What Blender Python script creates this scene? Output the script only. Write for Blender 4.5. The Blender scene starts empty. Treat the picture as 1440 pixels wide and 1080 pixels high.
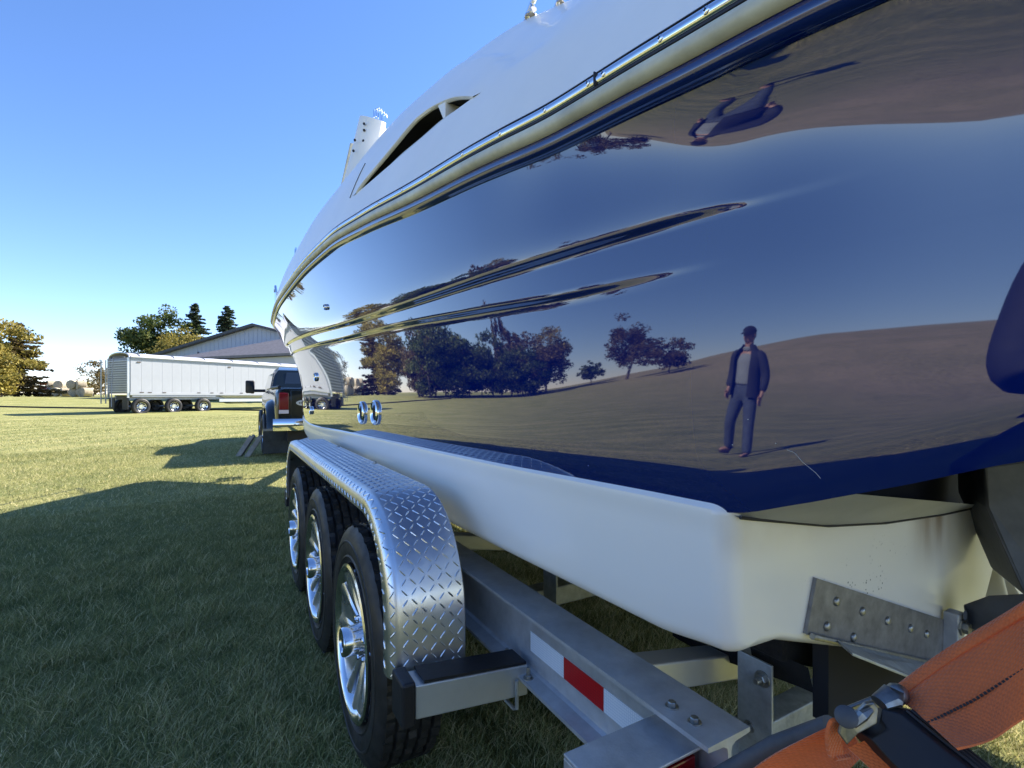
import bpy, bmesh, math, random
import numpy as np
from mathutils import Vector, Matrix
random.seed(7)
rng = np.random.default_rng(7)
R = math.radians
scene = bpy.context.scene
COL = scene.collection

# ---------------------------------------------------------------- camera, sky, sun, exposure
EYE = 1.13
cam_d = bpy.data.cameras.new('camera')
cam_d.sensor_width = 36.0
cam_d.lens = 17.5
cam_d.shift_y = 0.0125
cam_d.clip_start = 0.02
cam_d.clip_end = 3000
cam = bpy.data.objects.new('camera', cam_d)
COL.objects.link(cam)
cam.location = (0, 0, EYE)
cam.rotation_euler = (R(90), 0, 0)
scene.camera = cam

SUN_AZ = R(48.4)          # clockwise from +Y
SUN_EL = R(37.5)
world = bpy.data.worlds.new('World')
scene.world = world
world.use_nodes = True
wn = world.node_tree
wn.nodes.clear()
sky = wn.nodes.new('ShaderNodeTexSky')
sky.sky_type = 'NISHITA'
sky.sun_disc = False
sky.sun_elevation = SUN_EL
sky.sun_rotation = SUN_AZ
sky.altitude = 100
sky.air_density = 0.85
sky.dust_density = 0.05
sky.ozone_density = 4.0
bg = wn.nodes.new('ShaderNodeBackground')
bg.inputs['Strength'].default_value = 0.092
wo = wn.nodes.new('ShaderNodeOutputWorld')
hs = wn.nodes.new('ShaderNodeHueSaturation')
hs.inputs['Saturation'].default_value = 1.12
wn.links.new(sky.outputs[0], hs.inputs['Color'])
tint = wn.nodes.new('ShaderNodeMix'); tint.data_type = 'RGBA'; tint.blend_type = 'MULTIPLY'
tint.inputs[0].default_value = 1.0
tint.inputs[7].default_value = (1.04, 0.92, 0.98, 1)     # the clear autumn sky is a touch more violet than the model
wn.links.new(hs.outputs[0], tint.inputs[6])
wn.links.new(tint.outputs[2], bg.inputs[0])
wn.links.new(bg.outputs[0], wo.inputs[0])

sun_d = bpy.data.lights.new('sun', 'SUN')
sun_d.energy = 3.9
sun_d.angle = R(0.53)
sun_d.color = (1.0, 0.93, 0.82)
sun = bpy.data.objects.new('sun', sun_d)
COL.objects.link(sun)
sdir = Vector((math.sin(SUN_AZ) * math.cos(SUN_EL), math.cos(SUN_AZ) * math.cos(SUN_EL), math.sin(SUN_EL)))
sun.rotation_euler = sdir.to_track_quat('Z', 'Y').to_euler()
sun.location = sdir * 50

scene.view_settings.view_transform = 'Standard'
scene.view_settings.look = 'None'
scene.view_settings.exposure = 1.82
scene.view_settings.gamma = 1.0
scene.view_settings.use_curve_mapping = False
scene.cycles.max_bounces = 8
scene.cycles.use_denoising = True

# ---------------------------------------------------------------- materials
def mat(name, col, rough=0.5, metal=0.0, coat=0.0, spec=0.5, ior=1.5, noise=0.0, nscale=8.0, bump=0.0, bscale=60.0,
        rvar=0.0, emit=None, col2=None):
    m = bpy.data.materials.new(name)
    m.use_nodes = True
    nt = m.node_tree
    b = nt.nodes['Principled BSDF']
    b.inputs['Base Color'].default_value = (*col, 1)
    b.inputs['Roughness'].default_value = rough
    b.inputs['Metallic'].default_value = metal
    b.inputs['Coat Weight'].default_value = coat
    b.inputs['Coat Roughness'].default_value = 0.02
    b.inputs['Specular IOR Level'].default_value = spec
    b.inputs['IOR'].default_value = ior
    tc = nt.nodes.new('ShaderNodeTexCoord')
    if noise or col2:
        n = nt.nodes.new('ShaderNodeTexNoise')
        n.inputs['Scale'].default_value = nscale
        n.inputs['Detail'].default_value = 6
        n.inputs['Roughness'].default_value = 0.65
        nt.links.new(tc.outputs['Object'], n.inputs['Vector'])
        r = nt.nodes.new('ShaderNodeValToRGB')
        r.color_ramp.elements[0].position = 0.3
        r.color_ramp.elements[1].position = 0.7
        c2 = col2 or tuple(min(1, c * (1 + noise)) for c in col)
        c1 = col if col2 else tuple(c * (1 - noise) for c in col)
        r.color_ramp.elements[0].color = (*c1, 1)
        r.color_ramp.elements[1].color = (*c2, 1)
        nt.links.new(n.outputs['Fac'], r.inputs['Fac'])
        nt.links.new(r.outputs['Color'], b.inputs['Base Color'])
    if rvar:
        n2 = nt.nodes.new('ShaderNodeTexNoise')
        n2.inputs['Scale'].default_value = nscale * 2.3
        n2.inputs['Detail'].default_value = 5
        nt.links.new(tc.outputs['Object'], n2.inputs['Vector'])
        mr = nt.nodes.new('ShaderNodeMapRange')
        mr.inputs['To Min'].default_value = max(0.02, rough - rvar)
        mr.inputs['To Max'].default_value = min(1, rough + rvar)
        mr.inputs['From Min'].default_value = 0.3
        mr.inputs['From Max'].default_value = 0.7
        nt.links.new(n2.outputs['Fac'], mr.inputs['Value'])
        nt.links.new(mr.outputs[0], b.inputs['Roughness'])
    if bump:
        n3 = nt.nodes.new('ShaderNodeTexNoise')
        n3.inputs['Scale'].default_value = bscale
        n3.inputs['Detail'].default_value = 4
        nt.links.new(tc.outputs['Object'], n3.inputs['Vector'])
        bu = nt.nodes.new('ShaderNodeBump')
        bu.inputs['Strength'].default_value = bump
        bu.inputs['Distance'].default_value = 0.004
        nt.links.new(n3.outputs['Fac'], bu.inputs['Height'])
        nt.links.new(bu.outputs['Normal'], b.inputs['Normal'])
    return m

def N(m, kind):
    return m.node_tree.nodes.new(kind)

M = {}
M['navy'] = mat('navy_gelcoat', (0.001, 0.010, 0.105), 0.02, coat=1.0, spec=0.5, ior=1.62)
M['navy_dull'] = mat('navy_underside', (0.01, 0.014, 0.05), 0.3)
M['white'] = mat('white_gelcoat', (0.84, 0.84, 0.82), 0.22, coat=0.3, noise=0.03, nscale=3)
M['deck'] = mat('white_deck_gelcoat', (0.88, 0.86, 0.80), 0.35, coat=0.2, noise=0.04, nscale=2.5)
M['cream'] = mat('aged_cream_rubber', (0.60, 0.57, 0.43), 0.4, noise=0.25, nscale=7, bump=0.1)
M['seam'] = mat('dark_seam_sealant', (0.02, 0.02, 0.025), 0.6)
M['chrome'] = mat('polished_stainless', (0.82, 0.82, 0.83), 0.06, metal=1.0)
M['black'] = mat('black_plastic', (0.012, 0.012, 0.015), 0.5, noise=0.3, bump=0.2)
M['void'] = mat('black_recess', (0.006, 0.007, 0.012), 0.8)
M['alu'] = mat('weathered_aluminium', (0.50, 0.51, 0.52), 0.42, metal=0.45, noise=0.18, nscale=14, rvar=0.12, bump=0.15, bscale=220)
M['alu_bright'] = mat('brushed_aluminium', (0.62, 0.63, 0.62), 0.38, metal=0.6, noise=0.06, nscale=9)
M['galv'] = mat('galvanised_steel', (0.42, 0.45, 0.47), 0.5, metal=0.6, noise=0.25, nscale=30, rvar=0.12)
M['plate'] = mat('polished_tread_plate', (0.82, 0.81, 0.80), 0.34, metal=1.0, noise=0.08, nscale=6, rvar=0.07)
M['rubber'] = mat('tyre_rubber', (0.010, 0.010, 0.011), 0.5, col2=(0.035, 0.031, 0.026), nscale=11, rvar=0.12, bump=0.15, bscale=300)
M['alloy'] = mat('machined_alloy', (0.80, 0.81, 0.83), 0.15, metal=1.0, rvar=0.05)
M['alloy_satin'] = mat('satin_cast_alloy', (0.74, 0.75, 0.77), 0.27, metal=0.95, rvar=0.05)
M['alloy_dark'] = mat('dark_alloy_grey', (0.22, 0.22, 0.23), 0.35, metal=0.8)  # darker grey alloy for the brake disc
M['tape_red'] = mat('red_reflective_tape', (0.50, 0.008, 0.012), 0.3, bump=0.3, bscale=900)
M['tape_white'] = mat('silver_reflective_tape', (0.75, 0.80, 0.85), 0.28, bump=0.3, bscale=900)
M['lens'] = mat('red_lamp_lens', (0.20, 0.004, 0.008), 0.12, coat=0.6)
M['steel'] = mat('worn_zinc_steel', (0.33, 0.33, 0.31), 0.4, metal=0.9, noise=0.3, nscale=60, rvar=0.1)
M['dark_metal'] = mat('dark_grey_cast_metal', (0.085, 0.09, 0.10), 0.55, metal=0.2, noise=0.3, nscale=12, bump=0.2)
M['carpet'] = mat('black_bunk_carpet', (0.008, 0.008, 0.01), 0.95, noise=0.4, nscale=60, bump=0.8, bscale=500)
M['truck'] = mat('dark_green_black_truck_paint', (0.006, 0.010, 0.011), 0.2, coat=0.5)
M['glass'] = mat('tinted_glass', (0.02, 0.03, 0.045), 0.03, coat=0.5)
M['flap'] = mat('dusty_mud_flap', (0.045, 0.05, 0.05), 0.8, noise=0.4, nscale=10)
M['tail'] = mat('red_tail_lamp', (0.17, 0.006, 0.01), 0.15, coat=0.6)
M['tail_clear'] = mat('clear_tail_lamp', (0.7, 0.6, 0.6), 0.15, coat=0.6)
M['panel'] = mat('white_painted_panel', (0.42, 0.43, 0.45), 0.35, noise=0.05, nscale=1.5)
M['tarp'] = mat('white_roll_tarp', (0.44, 0.45, 0.48), 0.5, noise=0.05)
M['trim_grey'] = mat('grey_metal_trim', (0.30, 0.31, 0.33), 0.4, metal=0.5, noise=0.15)
M['siding'] = mat('pale_blue_grey_siding', (0.40, 0.44, 0.50), 0.6, noise=0.05)
M['roof'] = mat('grey_brown_shingle', (0.17, 0.16, 0.17), 0.85, noise=0.2, nscale=3, bump=0.3)
M['roof_trim'] = mat('dark_fascia', (0.05, 0.055, 0.06), 0.6)
M['orange_paint'] = mat('orange_machinery_paint', (0.55, 0.10, 0.02), 0.5)
M['rust'] = mat('weathered_wagon_steel', (0.10, 0.075, 0.06), 0.8, noise=0.4)
M['plank'] = mat('weathered_plank', (0.33, 0.30, 0.26), 0.75, noise=0.3, nscale=6, bump=0.3)
M['bark'] = mat('grey_brown_bark', (0.13, 0.105, 0.08), 0.9, noise=0.4, nscale=4, bump=0.6, bscale=12)
M['hay'] = mat('pale_hay', (0.42, 0.36, 0.26), 0.95, noise=0.35, nscale=5, bump=0.9, bscale=20)
M['skin'] = mat('skin', (0.48, 0.27, 0.19), 0.5)
M['denim'] = mat('blue_denim', (0.07, 0.09, 0.13), 0.9, noise=0.3, nscale=20)
M['vest'] = mat('dark_navy_vest', (0.03, 0.034, 0.048), 0.85, noise=0.2)
M['shirt'] = mat('pale_grey_shirt', (0.28, 0.31, 0.33), 0.9, noise=0.1)
M['cap'] = mat('dark_cloth_cap', (0.02, 0.02, 0.026), 0.9)
M['boot'] = mat('brown_boot_leather', (0.05, 0.03, 0.02), 0.6)
M['eye'] = mat('eye_dark', (0.02, 0.015, 0.01), 0.2)
M['hair'] = mat('grey_hair', (0.12, 0.11, 0.10), 0.8)
M['shadow_band'] = mat('dark_shadow_line', (0.02, 0.022, 0.02), 0.7)
M['emblem'] = mat('silver_emblem', (0.6, 0.62, 0.65), 0.3, metal=0.5)

def tape_mat(name, c1, c2):
    m = mat(name, c1, .28)
    nt = m.node_tree; L = nt.links.new
    tc = N(m, 'ShaderNodeTexCoord'); w = N(m, 'ShaderNodeTexVoronoi'); w.feature = 'DISTANCE_TO_EDGE'; w.inputs['Scale'].default_value = 170; w.inputs['Randomness'].default_value = .15
    L(tc.outputs['Object'], w.inputs['Vector'])
    r = N(m, 'ShaderNodeValToRGB'); r.color_ramp.elements[0].position = .04; r.color_ramp.elements[1].position = .16
    r.color_ramp.elements[0].color = (*c2, 1); r.color_ramp.elements[1].color = (*c1, 1)
    L(w.outputs['Distance'], r.inputs[0]); L(r.outputs[0], nt.nodes['Principled BSDF'].inputs['Base Color'])
    return m
M['tape_red'] = tape_mat('red_reflective_tape', (.52, .008, .014), (.36, .006, .01))
M['tape_white'] = tape_mat('silver_reflective_tape', (.80, .85, .90), (.58, .66, .76))

def leaf_mat(name, c1, c2, c3):
    m = bpy.data.materials.new(name)
    m.use_nodes = True
    nt = m.node_tree
    nt.nodes.clear()
    at = N(m, 'ShaderNodeAttribute'); at.attribute_name = 'tone'
    r = N(m, 'ShaderNodeValToRGB')
    r.color_ramp.elements[0].color = (*c1, 1)
    r.color_ramp.elements[1].color = (*c3, 1)
    e = r.color_ramp.elements.new(0.5); e.color = (*c2, 1)
    nt.links.new(at.outputs['Fac'], r.inputs['Fac'])
    d = N(m, 'ShaderNodeBsdfPrincipled')
    d.inputs['Roughness'].default_value = 0.6
    d.inputs['Specular IOR Level'].default_value = 0.25
    nt.links.new(r.outputs[0], d.inputs['Base Color'])
    t = N(m, 'ShaderNodeBsdfTranslucent')
    nt.links.new(r.outputs[0], t.inputs['Color'])
    mx = N(m, 'ShaderNodeMixShader'); mx.inputs[0].default_value = 0.35
    nt.links.new(d.outputs[0], mx.inputs[1]); nt.links.new(t.outputs[0], mx.inputs[2])
    o = N(m, 'ShaderNodeOutputMaterial')
    nt.links.new(mx.outputs[0], o.inputs[0])
    return m
M['leaf_green'] = leaf_mat('deep_green_leaves', (0.03, 0.055, 0.016), (0.075, 0.11, 0.03), (0.19, 0.20, 0.05))
M['leaf_gold'] = leaf_mat('golden_olive_leaves', (0.10, 0.10, 0.025), (0.28, 0.23, 0.05), (0.48, 0.38, 0.09))
M['leaf_brown'] = leaf_mat('russet_leaves', (0.07, 0.055, 0.03), (0.15, 0.115, 0.05), (0.26, 0.20, 0.08))
M['needle'] = leaf_mat('dark_needles', (0.02, 0.038, 0.02), (0.045, 0.07, 0.035), (0.10, 0.12, 0.06))
M['grass'] = leaf_mat('autumn_grass_blades', (0.16, 0.185, 0.065), (0.36, 0.36, 0.125), (0.82, 0.70, 0.38))

# ---------------------------------------------------------------- mesh helpers
OFF = {}       # root name -> author offset of its origin
ROOT = {}      # any object name -> root name

class MB:
    def __init__(s):
        s.v = []; s.f = []; s.m = []
    def add(s, vs, fs, mi=0):
        b = len(s.v)
        s.v += [tuple(p) for p in vs]
        s.f += [tuple(b + i for i in f) for f in fs]
        s.m += [mi] * len(fs)
        return s
    def box(s, x0, x1, y0, y1, z0, z1, mi=0):
        vs = [(x0,y0,z0),(x1,y0,z0),(x1,y1,z0),(x0,y1,z0),(x0,y0,z1),(x1,y0,z1),(x1,y1,z1),(x0,y1,z1)]
        return s.hexa(vs, mi)
    def hexa(s, vs, mi=0):
        return s.add(vs, [(0,3,2,1),(4,5,6,7),(0,1,5,4),(1,2,6,5),(2,3,7,6),(3,0,4,7)], mi)
    def obox(s, c, ax, ay, az, mi=0):
        c = Vector(c); ax = Vector(ax); ay = Vector(ay); az = Vector(az)
        vs = [c-ax-ay-az, c+ax-ay-az, c+ax+ay-az, c-ax+ay-az, c-ax-ay+az, c+ax-ay+az, c+ax+ay+az, c-ax+ay+az]
        return s.hexa(vs, mi)
    def grid(s, rows, mi=0, close_u=False, close_v=False, flip=False):
        n = len(rows); k = len(rows[0])
        vs = [p for r in rows for p in r]
        fs = []
        for i in range(n if close_u else n - 1):
            for j in range(k if close_v else k - 1):
                a = i * k + j; b = i * k + (j + 1) % k
                c = ((i + 1) % n) * k + (j + 1) % k; d = ((i + 1) % n) * k + j
                fs.append((a, d, c, b) if flip else (a, b, c, d))
        return s.add(vs, fs, mi)
    def tube(s, pts, r, n=8, mi=0, cap=True, up=(0, 0, 1), sx=1.0, sy=1.0):
        pts = [Vector(p) for p in pts]
        rs = r if isinstance(r, (list, tuple)) else [r] * len(pts)
        rows = []
        prev = None
        for i, p in enumerate(pts):
            t = (pts[min(i+1, len(pts)-1)] - pts[max(i-1, 0)])
            t = t.normalized() if t.length > 1e-9 else Vector((0, 1, 0))
            if prev is None:
                u = Vector(up)
                if abs(u.dot(t)) > 0.95: u = Vector((1, 0, 0)) if abs(t.x) < 0.9 else Vector((0, 1, 0))
            else:
                u = prev
            a = t.cross(u).normalized(); b = a.cross(t).normalized(); prev = b
            rows.append([p + a * math.cos(2*math.pi*k/n) * rs[i] * sx + b * math.sin(2*math.pi*k/n) * rs[i] * sy for k in range(n)])
        s.grid(rows, mi, close_v=True)
        if cap:
            b0 = len(s.v) - len(pts) * n
            s.f.append(tuple(b0 + k for k in range(n))[::-1]); s.m.append(mi)
            e0 = len(s.v) - n
            s.f.append(tuple(e0 + k for k in range(n))); s.m.append(mi)
        return s
    def lathe(s, prof, c=(0,0,0), ax=(0,0,1), n=32, mi=0, close=False, mod=None):
        # prof: (radius, axial)
        ax = Vector(ax).normalized(); c = Vector(c)
        u = Vector((0,0,1)) if abs(ax.z) < 0.9 else Vector((1,0,0))
        a = ax.cross(u).normalized(); b = ax.cross(a).normalized()
        rows = []
        for k in range(n):
            th = 2*math.pi*k/n
            d = a*math.cos(th) + b*math.sin(th)
            rows.append([c + d * (mod(r_, h_, k) if mod else r_) + ax * h_ for (r_, h_) in prof])
        return s.grid(rows, mi, close_u=True, close_v=close)
    def ball(s, c, rx, ry, rz, n=12, m=8, mi=0):
        rows = []
        for i in range(m+1):
            ph = math.pi * i / m
            rows.append([(c[0]+rx*math.sin(ph)*math.cos(2*math.pi*k/n), c[1]+ry*math.sin(ph)*math.sin(2*math.pi*k/n), c[2]+rz*math.cos(ph)) for k in range(n)])
        return s.grid(rows, mi, close_v=True, flip=True)

def root(name, loc, rz=0.0, frame=None, label=None, cat=None, group=None, author=(0,0,0)):
    """Empty at the base of a thing; author = the point of the author frame where it sits"""
    o = bpy.data.objects.new(name, None)
    o.empty_display_size = 0.2
    COL.objects.link(o)
    o.location = loc; o.rotation_euler = (0, 0, rz)
    tag(o, label, cat, group)
    OFF[o.name] = author; ROOT[o.name] = o.name
    return o

def tag(o, label=None, cat=None, group=None, kind=None):
    if label: o['label'] = label
    if cat: o['category'] = cat
    if group: o['group'] = group
    if kind: o['kind'] = kind
    return o

def part(name, mb, m, parent=None, smooth=True, bevel=0.0, angle=35, label=None, kind=None, off=None, recalc=False):
    mats = m if isinstance(m, (list, tuple)) else [m]
    if off is None:
        off = OFF[ROOT[parent.name]] if parent is not None else (0, 0, 0)
    ox, oy, oz = off
    me = bpy.data.meshes.new(name)
    me.from_pydata([(p[0]-ox, p[1]-oy, p[2]-oz) for p in mb.v], [], mb.f)
    for x in mats: me.materials.append(M[x] if isinstance(x, str) else x)
    if len(mats) > 1: me.polygons.foreach_set('material_index', mb.m)
    if recalc:
        bm = bmesh.new(); bm.from_mesh(me)
        bmesh.ops.recalc_face_normals(bm, faces=bm.faces)
        bm.to_mesh(me); bm.free()
    me.validate()
    if smooth:
        me.polygons.foreach_set('use_smooth', [True]*len(me.polygons))
        me.set_sharp_from_angle(angle=R(angle))
    me.update()
    o = bpy.data.objects.new(name, me)
    COL.objects.link(o)
    if parent is not None:
        o.parent = parent; ROOT[o.name] = ROOT[parent.name]
    if bevel:
        b = o.modifiers.new('bevel', 'BEVEL'); b.width = bevel; b.segments = 2; b.limit_method = 'ANGLE'
    if label: o['label'] = label
    if kind: o['kind'] = kind
    return o

def single(name, mb, m, loc, rz=0.0, label=None, cat=None, group=None, kind=None, **kw):
    o = part(name, mb, m, None, **kw)
    o.location = loc; o.rotation_euler = (0, 0, rz)
    OFF[o.name] = (0, 0, 0); ROOT[o.name] = o.name
    return tag(o, label, cat, group, kind)

def copy_tree(o, parent=None, keep=True):
    c = o.copy(); COL.objects.link(c); c.parent = parent
    for ch in list(o.children): copy_tree(ch, c)
    return c

def pchip(xs, ys):
    xs = np.array(xs, float); ys = np.array(ys, float)
    h = np.diff(xs); d = np.diff(ys) / h
    m = np.zeros_like(xs); m[0] = d[0]; m[-1] = d[-1]
    for i in range(1, len(xs)-1):
        if d[i-1]*d[i] > 0:
            w1 = 2*h[i]+h[i-1]; w2 = h[i]+2*h[i-1]
            m[i] = (w1+w2)/(w1/d[i-1]+w2/d[i])
    def f(x):
        x = min(max(x, xs[0]), xs[-1])
        i = int(min(max(np.searchsorted(xs, x)-1, 0), len(xs)-2))
        t = (x-xs[i])/h[i]
        return float((2*t**3-3*t*t+1)*ys[i]+(t**3-2*t*t+t)*h[i]*m[i]+(-2*t**3+3*t*t)*ys[i+1]+(t**3-t*t)*h[i]*m[i+1])
    return f

# frame of the boat and its trailer: x = t (to starboard), y = s (towards the bow)
TRZ = math.atan2(0.4943, 0.8693)
def W(t, s, z=0.0):
    return Vector((0.8693*t - 0.4943*s, 0.4943*t + 0.8693*s, z))
def TS(X, Y):
    return (0.8693*X + 0.4943*Y, -0.4943*X + 0.8693*Y)
def at(px, py, Y):
    """photo pixel + depth -> author point (t, s, z) of the trailer frame"""
    X = (px-720)/700*Y
    t, s = TS(X, Y)
    return Vector((t, s, EYE-(py-558)/700*Y))
# ---------------------------------------------------------------- hull surface functions (t, s, z)
CL = 1.63
f_tc = pchip([-.3,0,.18,.27,.33,.5,.65,1.2,1.9,3,4.2,5,5.8,6.6,7.4,8.1,8.7], [.76,.694,.666,.654,.648,.64,.635,.61,.59,.58,.58,.595,.66,.82,1.08,1.36,1.63])
f_zc = pchip([-.3,0,.18,.27,.33,.39,.5,.65,1.2,1.9,3,4.2,5.5,7,8.7], [1.2,1.12,1.066,1.030,1.008,.986,.955,.953,.945,.938,.921,.897,.93,1.05,1.25])
f_tr = pchip([-.3,0,.2,.35,.55,.8,1.0,1.3,1.6,2.2,3.0,4.0,4.85,5.8,6.5,7.2,7.9,8.4,8.7], [.640,.596,.576,.563,.556,.547,.528,.508,.492,.465,.43,.385,.36,.385,.50,.76,1.10,1.41,1.63])
f_zr = pchip([-.3,.2,.36,.46,.61,.883,1.151,1.481,2.10,2.76,3.6,4.85,5.8,6.5,8.7], [1.545,1.585,1.606,1.619,1.640,1.675,1.714,1.758,1.855,1.937,1.972,1.955,1.93,1.935,1.97])
f_z1 = pchip([.1,.43,.49,.715,1.014,1.478,2.449,4.017,5.5,8.7], [1.38,1.400,1.408,1.4214,1.433,1.450,1.496,1.594,1.65,1.74])
f_z2 = pchip([.1,.58,.825,1.222,2.098,2.838,4,5.5,8.7], [1.32,1.333,1.340,1.3634,1.418,1.452,1.51,1.56,1.63])
f_h1 = pchip([.30,.43,.62,1.2,6,8.7], [0,0.0006,.009,.016,.018,.01])
f_h2 = pchip([.50,.60,.85,1.6,6,8.7], [0,0.001,.008,.014,.016,.01])
def ss(x):
    x = min(max(x, 0.0), 1.0)
    return x*x*(3-2*x)
def s_of(sg, w, lo=7.7, hi=8.7):
    if sg <= 4.5: return sg
    return 4.5 + (sg-4.5)*((lo+(hi-lo)*w)-4.5)/(8.7-4.5)
HD = 0.0075
f_pe = pchip([-.3,.2,.45,.8,1.2,2.5,5,8.7], [3.6,4.0,6.5,6.0,2.6,2.0,1.8,1.6])
def tau0(sg): return .004+.015*ss((1.2-sg)/.7)
def hull(sg, w):
    tc, zc, zf = f_tc(sg), f_zc(sg), f_zr(sg)-.048
    tf = f_tr(sg) + .03*(1 if sg < 8 else (8.7-sg)/.7)
    H = zf-zc
    z = zc + w*H
    w1 = (f_z1(sg)-zc)/H; w2 = (f_z2(sg)-zc)/H; d = HD/H
    end = ss((8.7-sg)/0.8)
    k1 = f_h1(sg)*end if sg > .3 else 0; k2 = f_h2(sg)*end if sg > .5 else 0
    o1 = k1*ss((w-w1+d)/(2*d)); o2 = k2*ss((w-w2+d)/(2*d))
    w0 = .22
    pe = f_pe(sg)
    g = ((w-w0)/(1-w0))**pe if w > w0 else 0.0
    tot = tc-tf
    # small concave fillet above the upper strake
    kf = .005*k1/.018
    of = kf*(1-math.exp(-max(0, (w-w1-d)*H)/.028))
    t = tc - o1 - o2 - of - (tot-k1-k2-kf)*g - tau0(sg)*(z-1.13) + tau0(sg)*(zf-1.13)*g + 0.010*(1-min(w/.12, 1))**2
    return (t, s_of(sg, w), z)
def wrows(sg):
    zc, zf = f_zc(sg), f_zr(sg)-.048
    H = zf-zc
    w1 = (f_z1(sg)-zc)/H; w2 = (f_z2(sg)-zc)/H; d = HD/H
    L = list(np.linspace(0, w2-d, 26)) + list(np.linspace(w2-d, w2+d, 7))[1:]
    L += list(np.linspace(w2+d, w1-d, 9))[1:] + list(np.linspace(w1-d, w1+d, 7))[1:]
    L += list(np.linspace(w1+d, 1, 28))[1:]
    return L
f_tt = pchip([-.3,0,.5,1.01,1.6,2.4,3.47,4.28,5.47,6.5,7.5,8.3,8.7], [.98,.95,.92,.90,.88,.84,.76,.68,.58,.74,1.05,1.45,1.63])
f_zt = pchip([-.3,0,.5,1.0,1.223,1.546,1.757,2.04,2.857,3.819,4.522,5.47,6.5,8.7], [1.90,1.96,2.12,2.27,2.345,2.47,2.53,2.59,2.695,2.70,2.60,2.40,2.3,2.12])
def side_top(sg, v):
    t0, z0 = f_tr(sg)+.014, f_zr(sg)+.052
    t1, z1 = f_tt(sg), f_zt(sg)
    b = .045*math.sin(math.pi*v)*ss((8.7-sg)/1.5)
    s = s_of(sg, 1)
    L = math.hypot(t1-t0, z1-z0)+1e-6
    return (t0+(t1-t0)*v - b*(z1-z0)/L, s, z0+(z1-z0)*v + b*(t1-t0)/L)
# ---------------------------------------------------------------- ground
def ground_z(x, y):
    r = math.hypot(x, y)
    az = math.degrees(math.atan2(-x, y))       # degrees to the left of straight ahead
    z = 0.0
    if r > 34: z += 0.021*(min(r, 85)-34)
    if r > 85: z += 0.004*(r-85)
    # the field rises to a low hill at the left and behind
    k = ss((az-64)/36)*ss((260-az)/50) if az > 0 else 0
    if az < 0: k = ss((-az-130)/40)
    if az > 0: z += .10*ss((az-60)/25)*ss((r-3)/4)*ss((200-az)/40)
    if r > 14: z += k*(0.080*(min(r, 130)-14)*ss((r-14)/50))
    return z + (0.03*math.sin(x*.35+1)*math.sin(y*.29) if r > 12 else 0)

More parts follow.
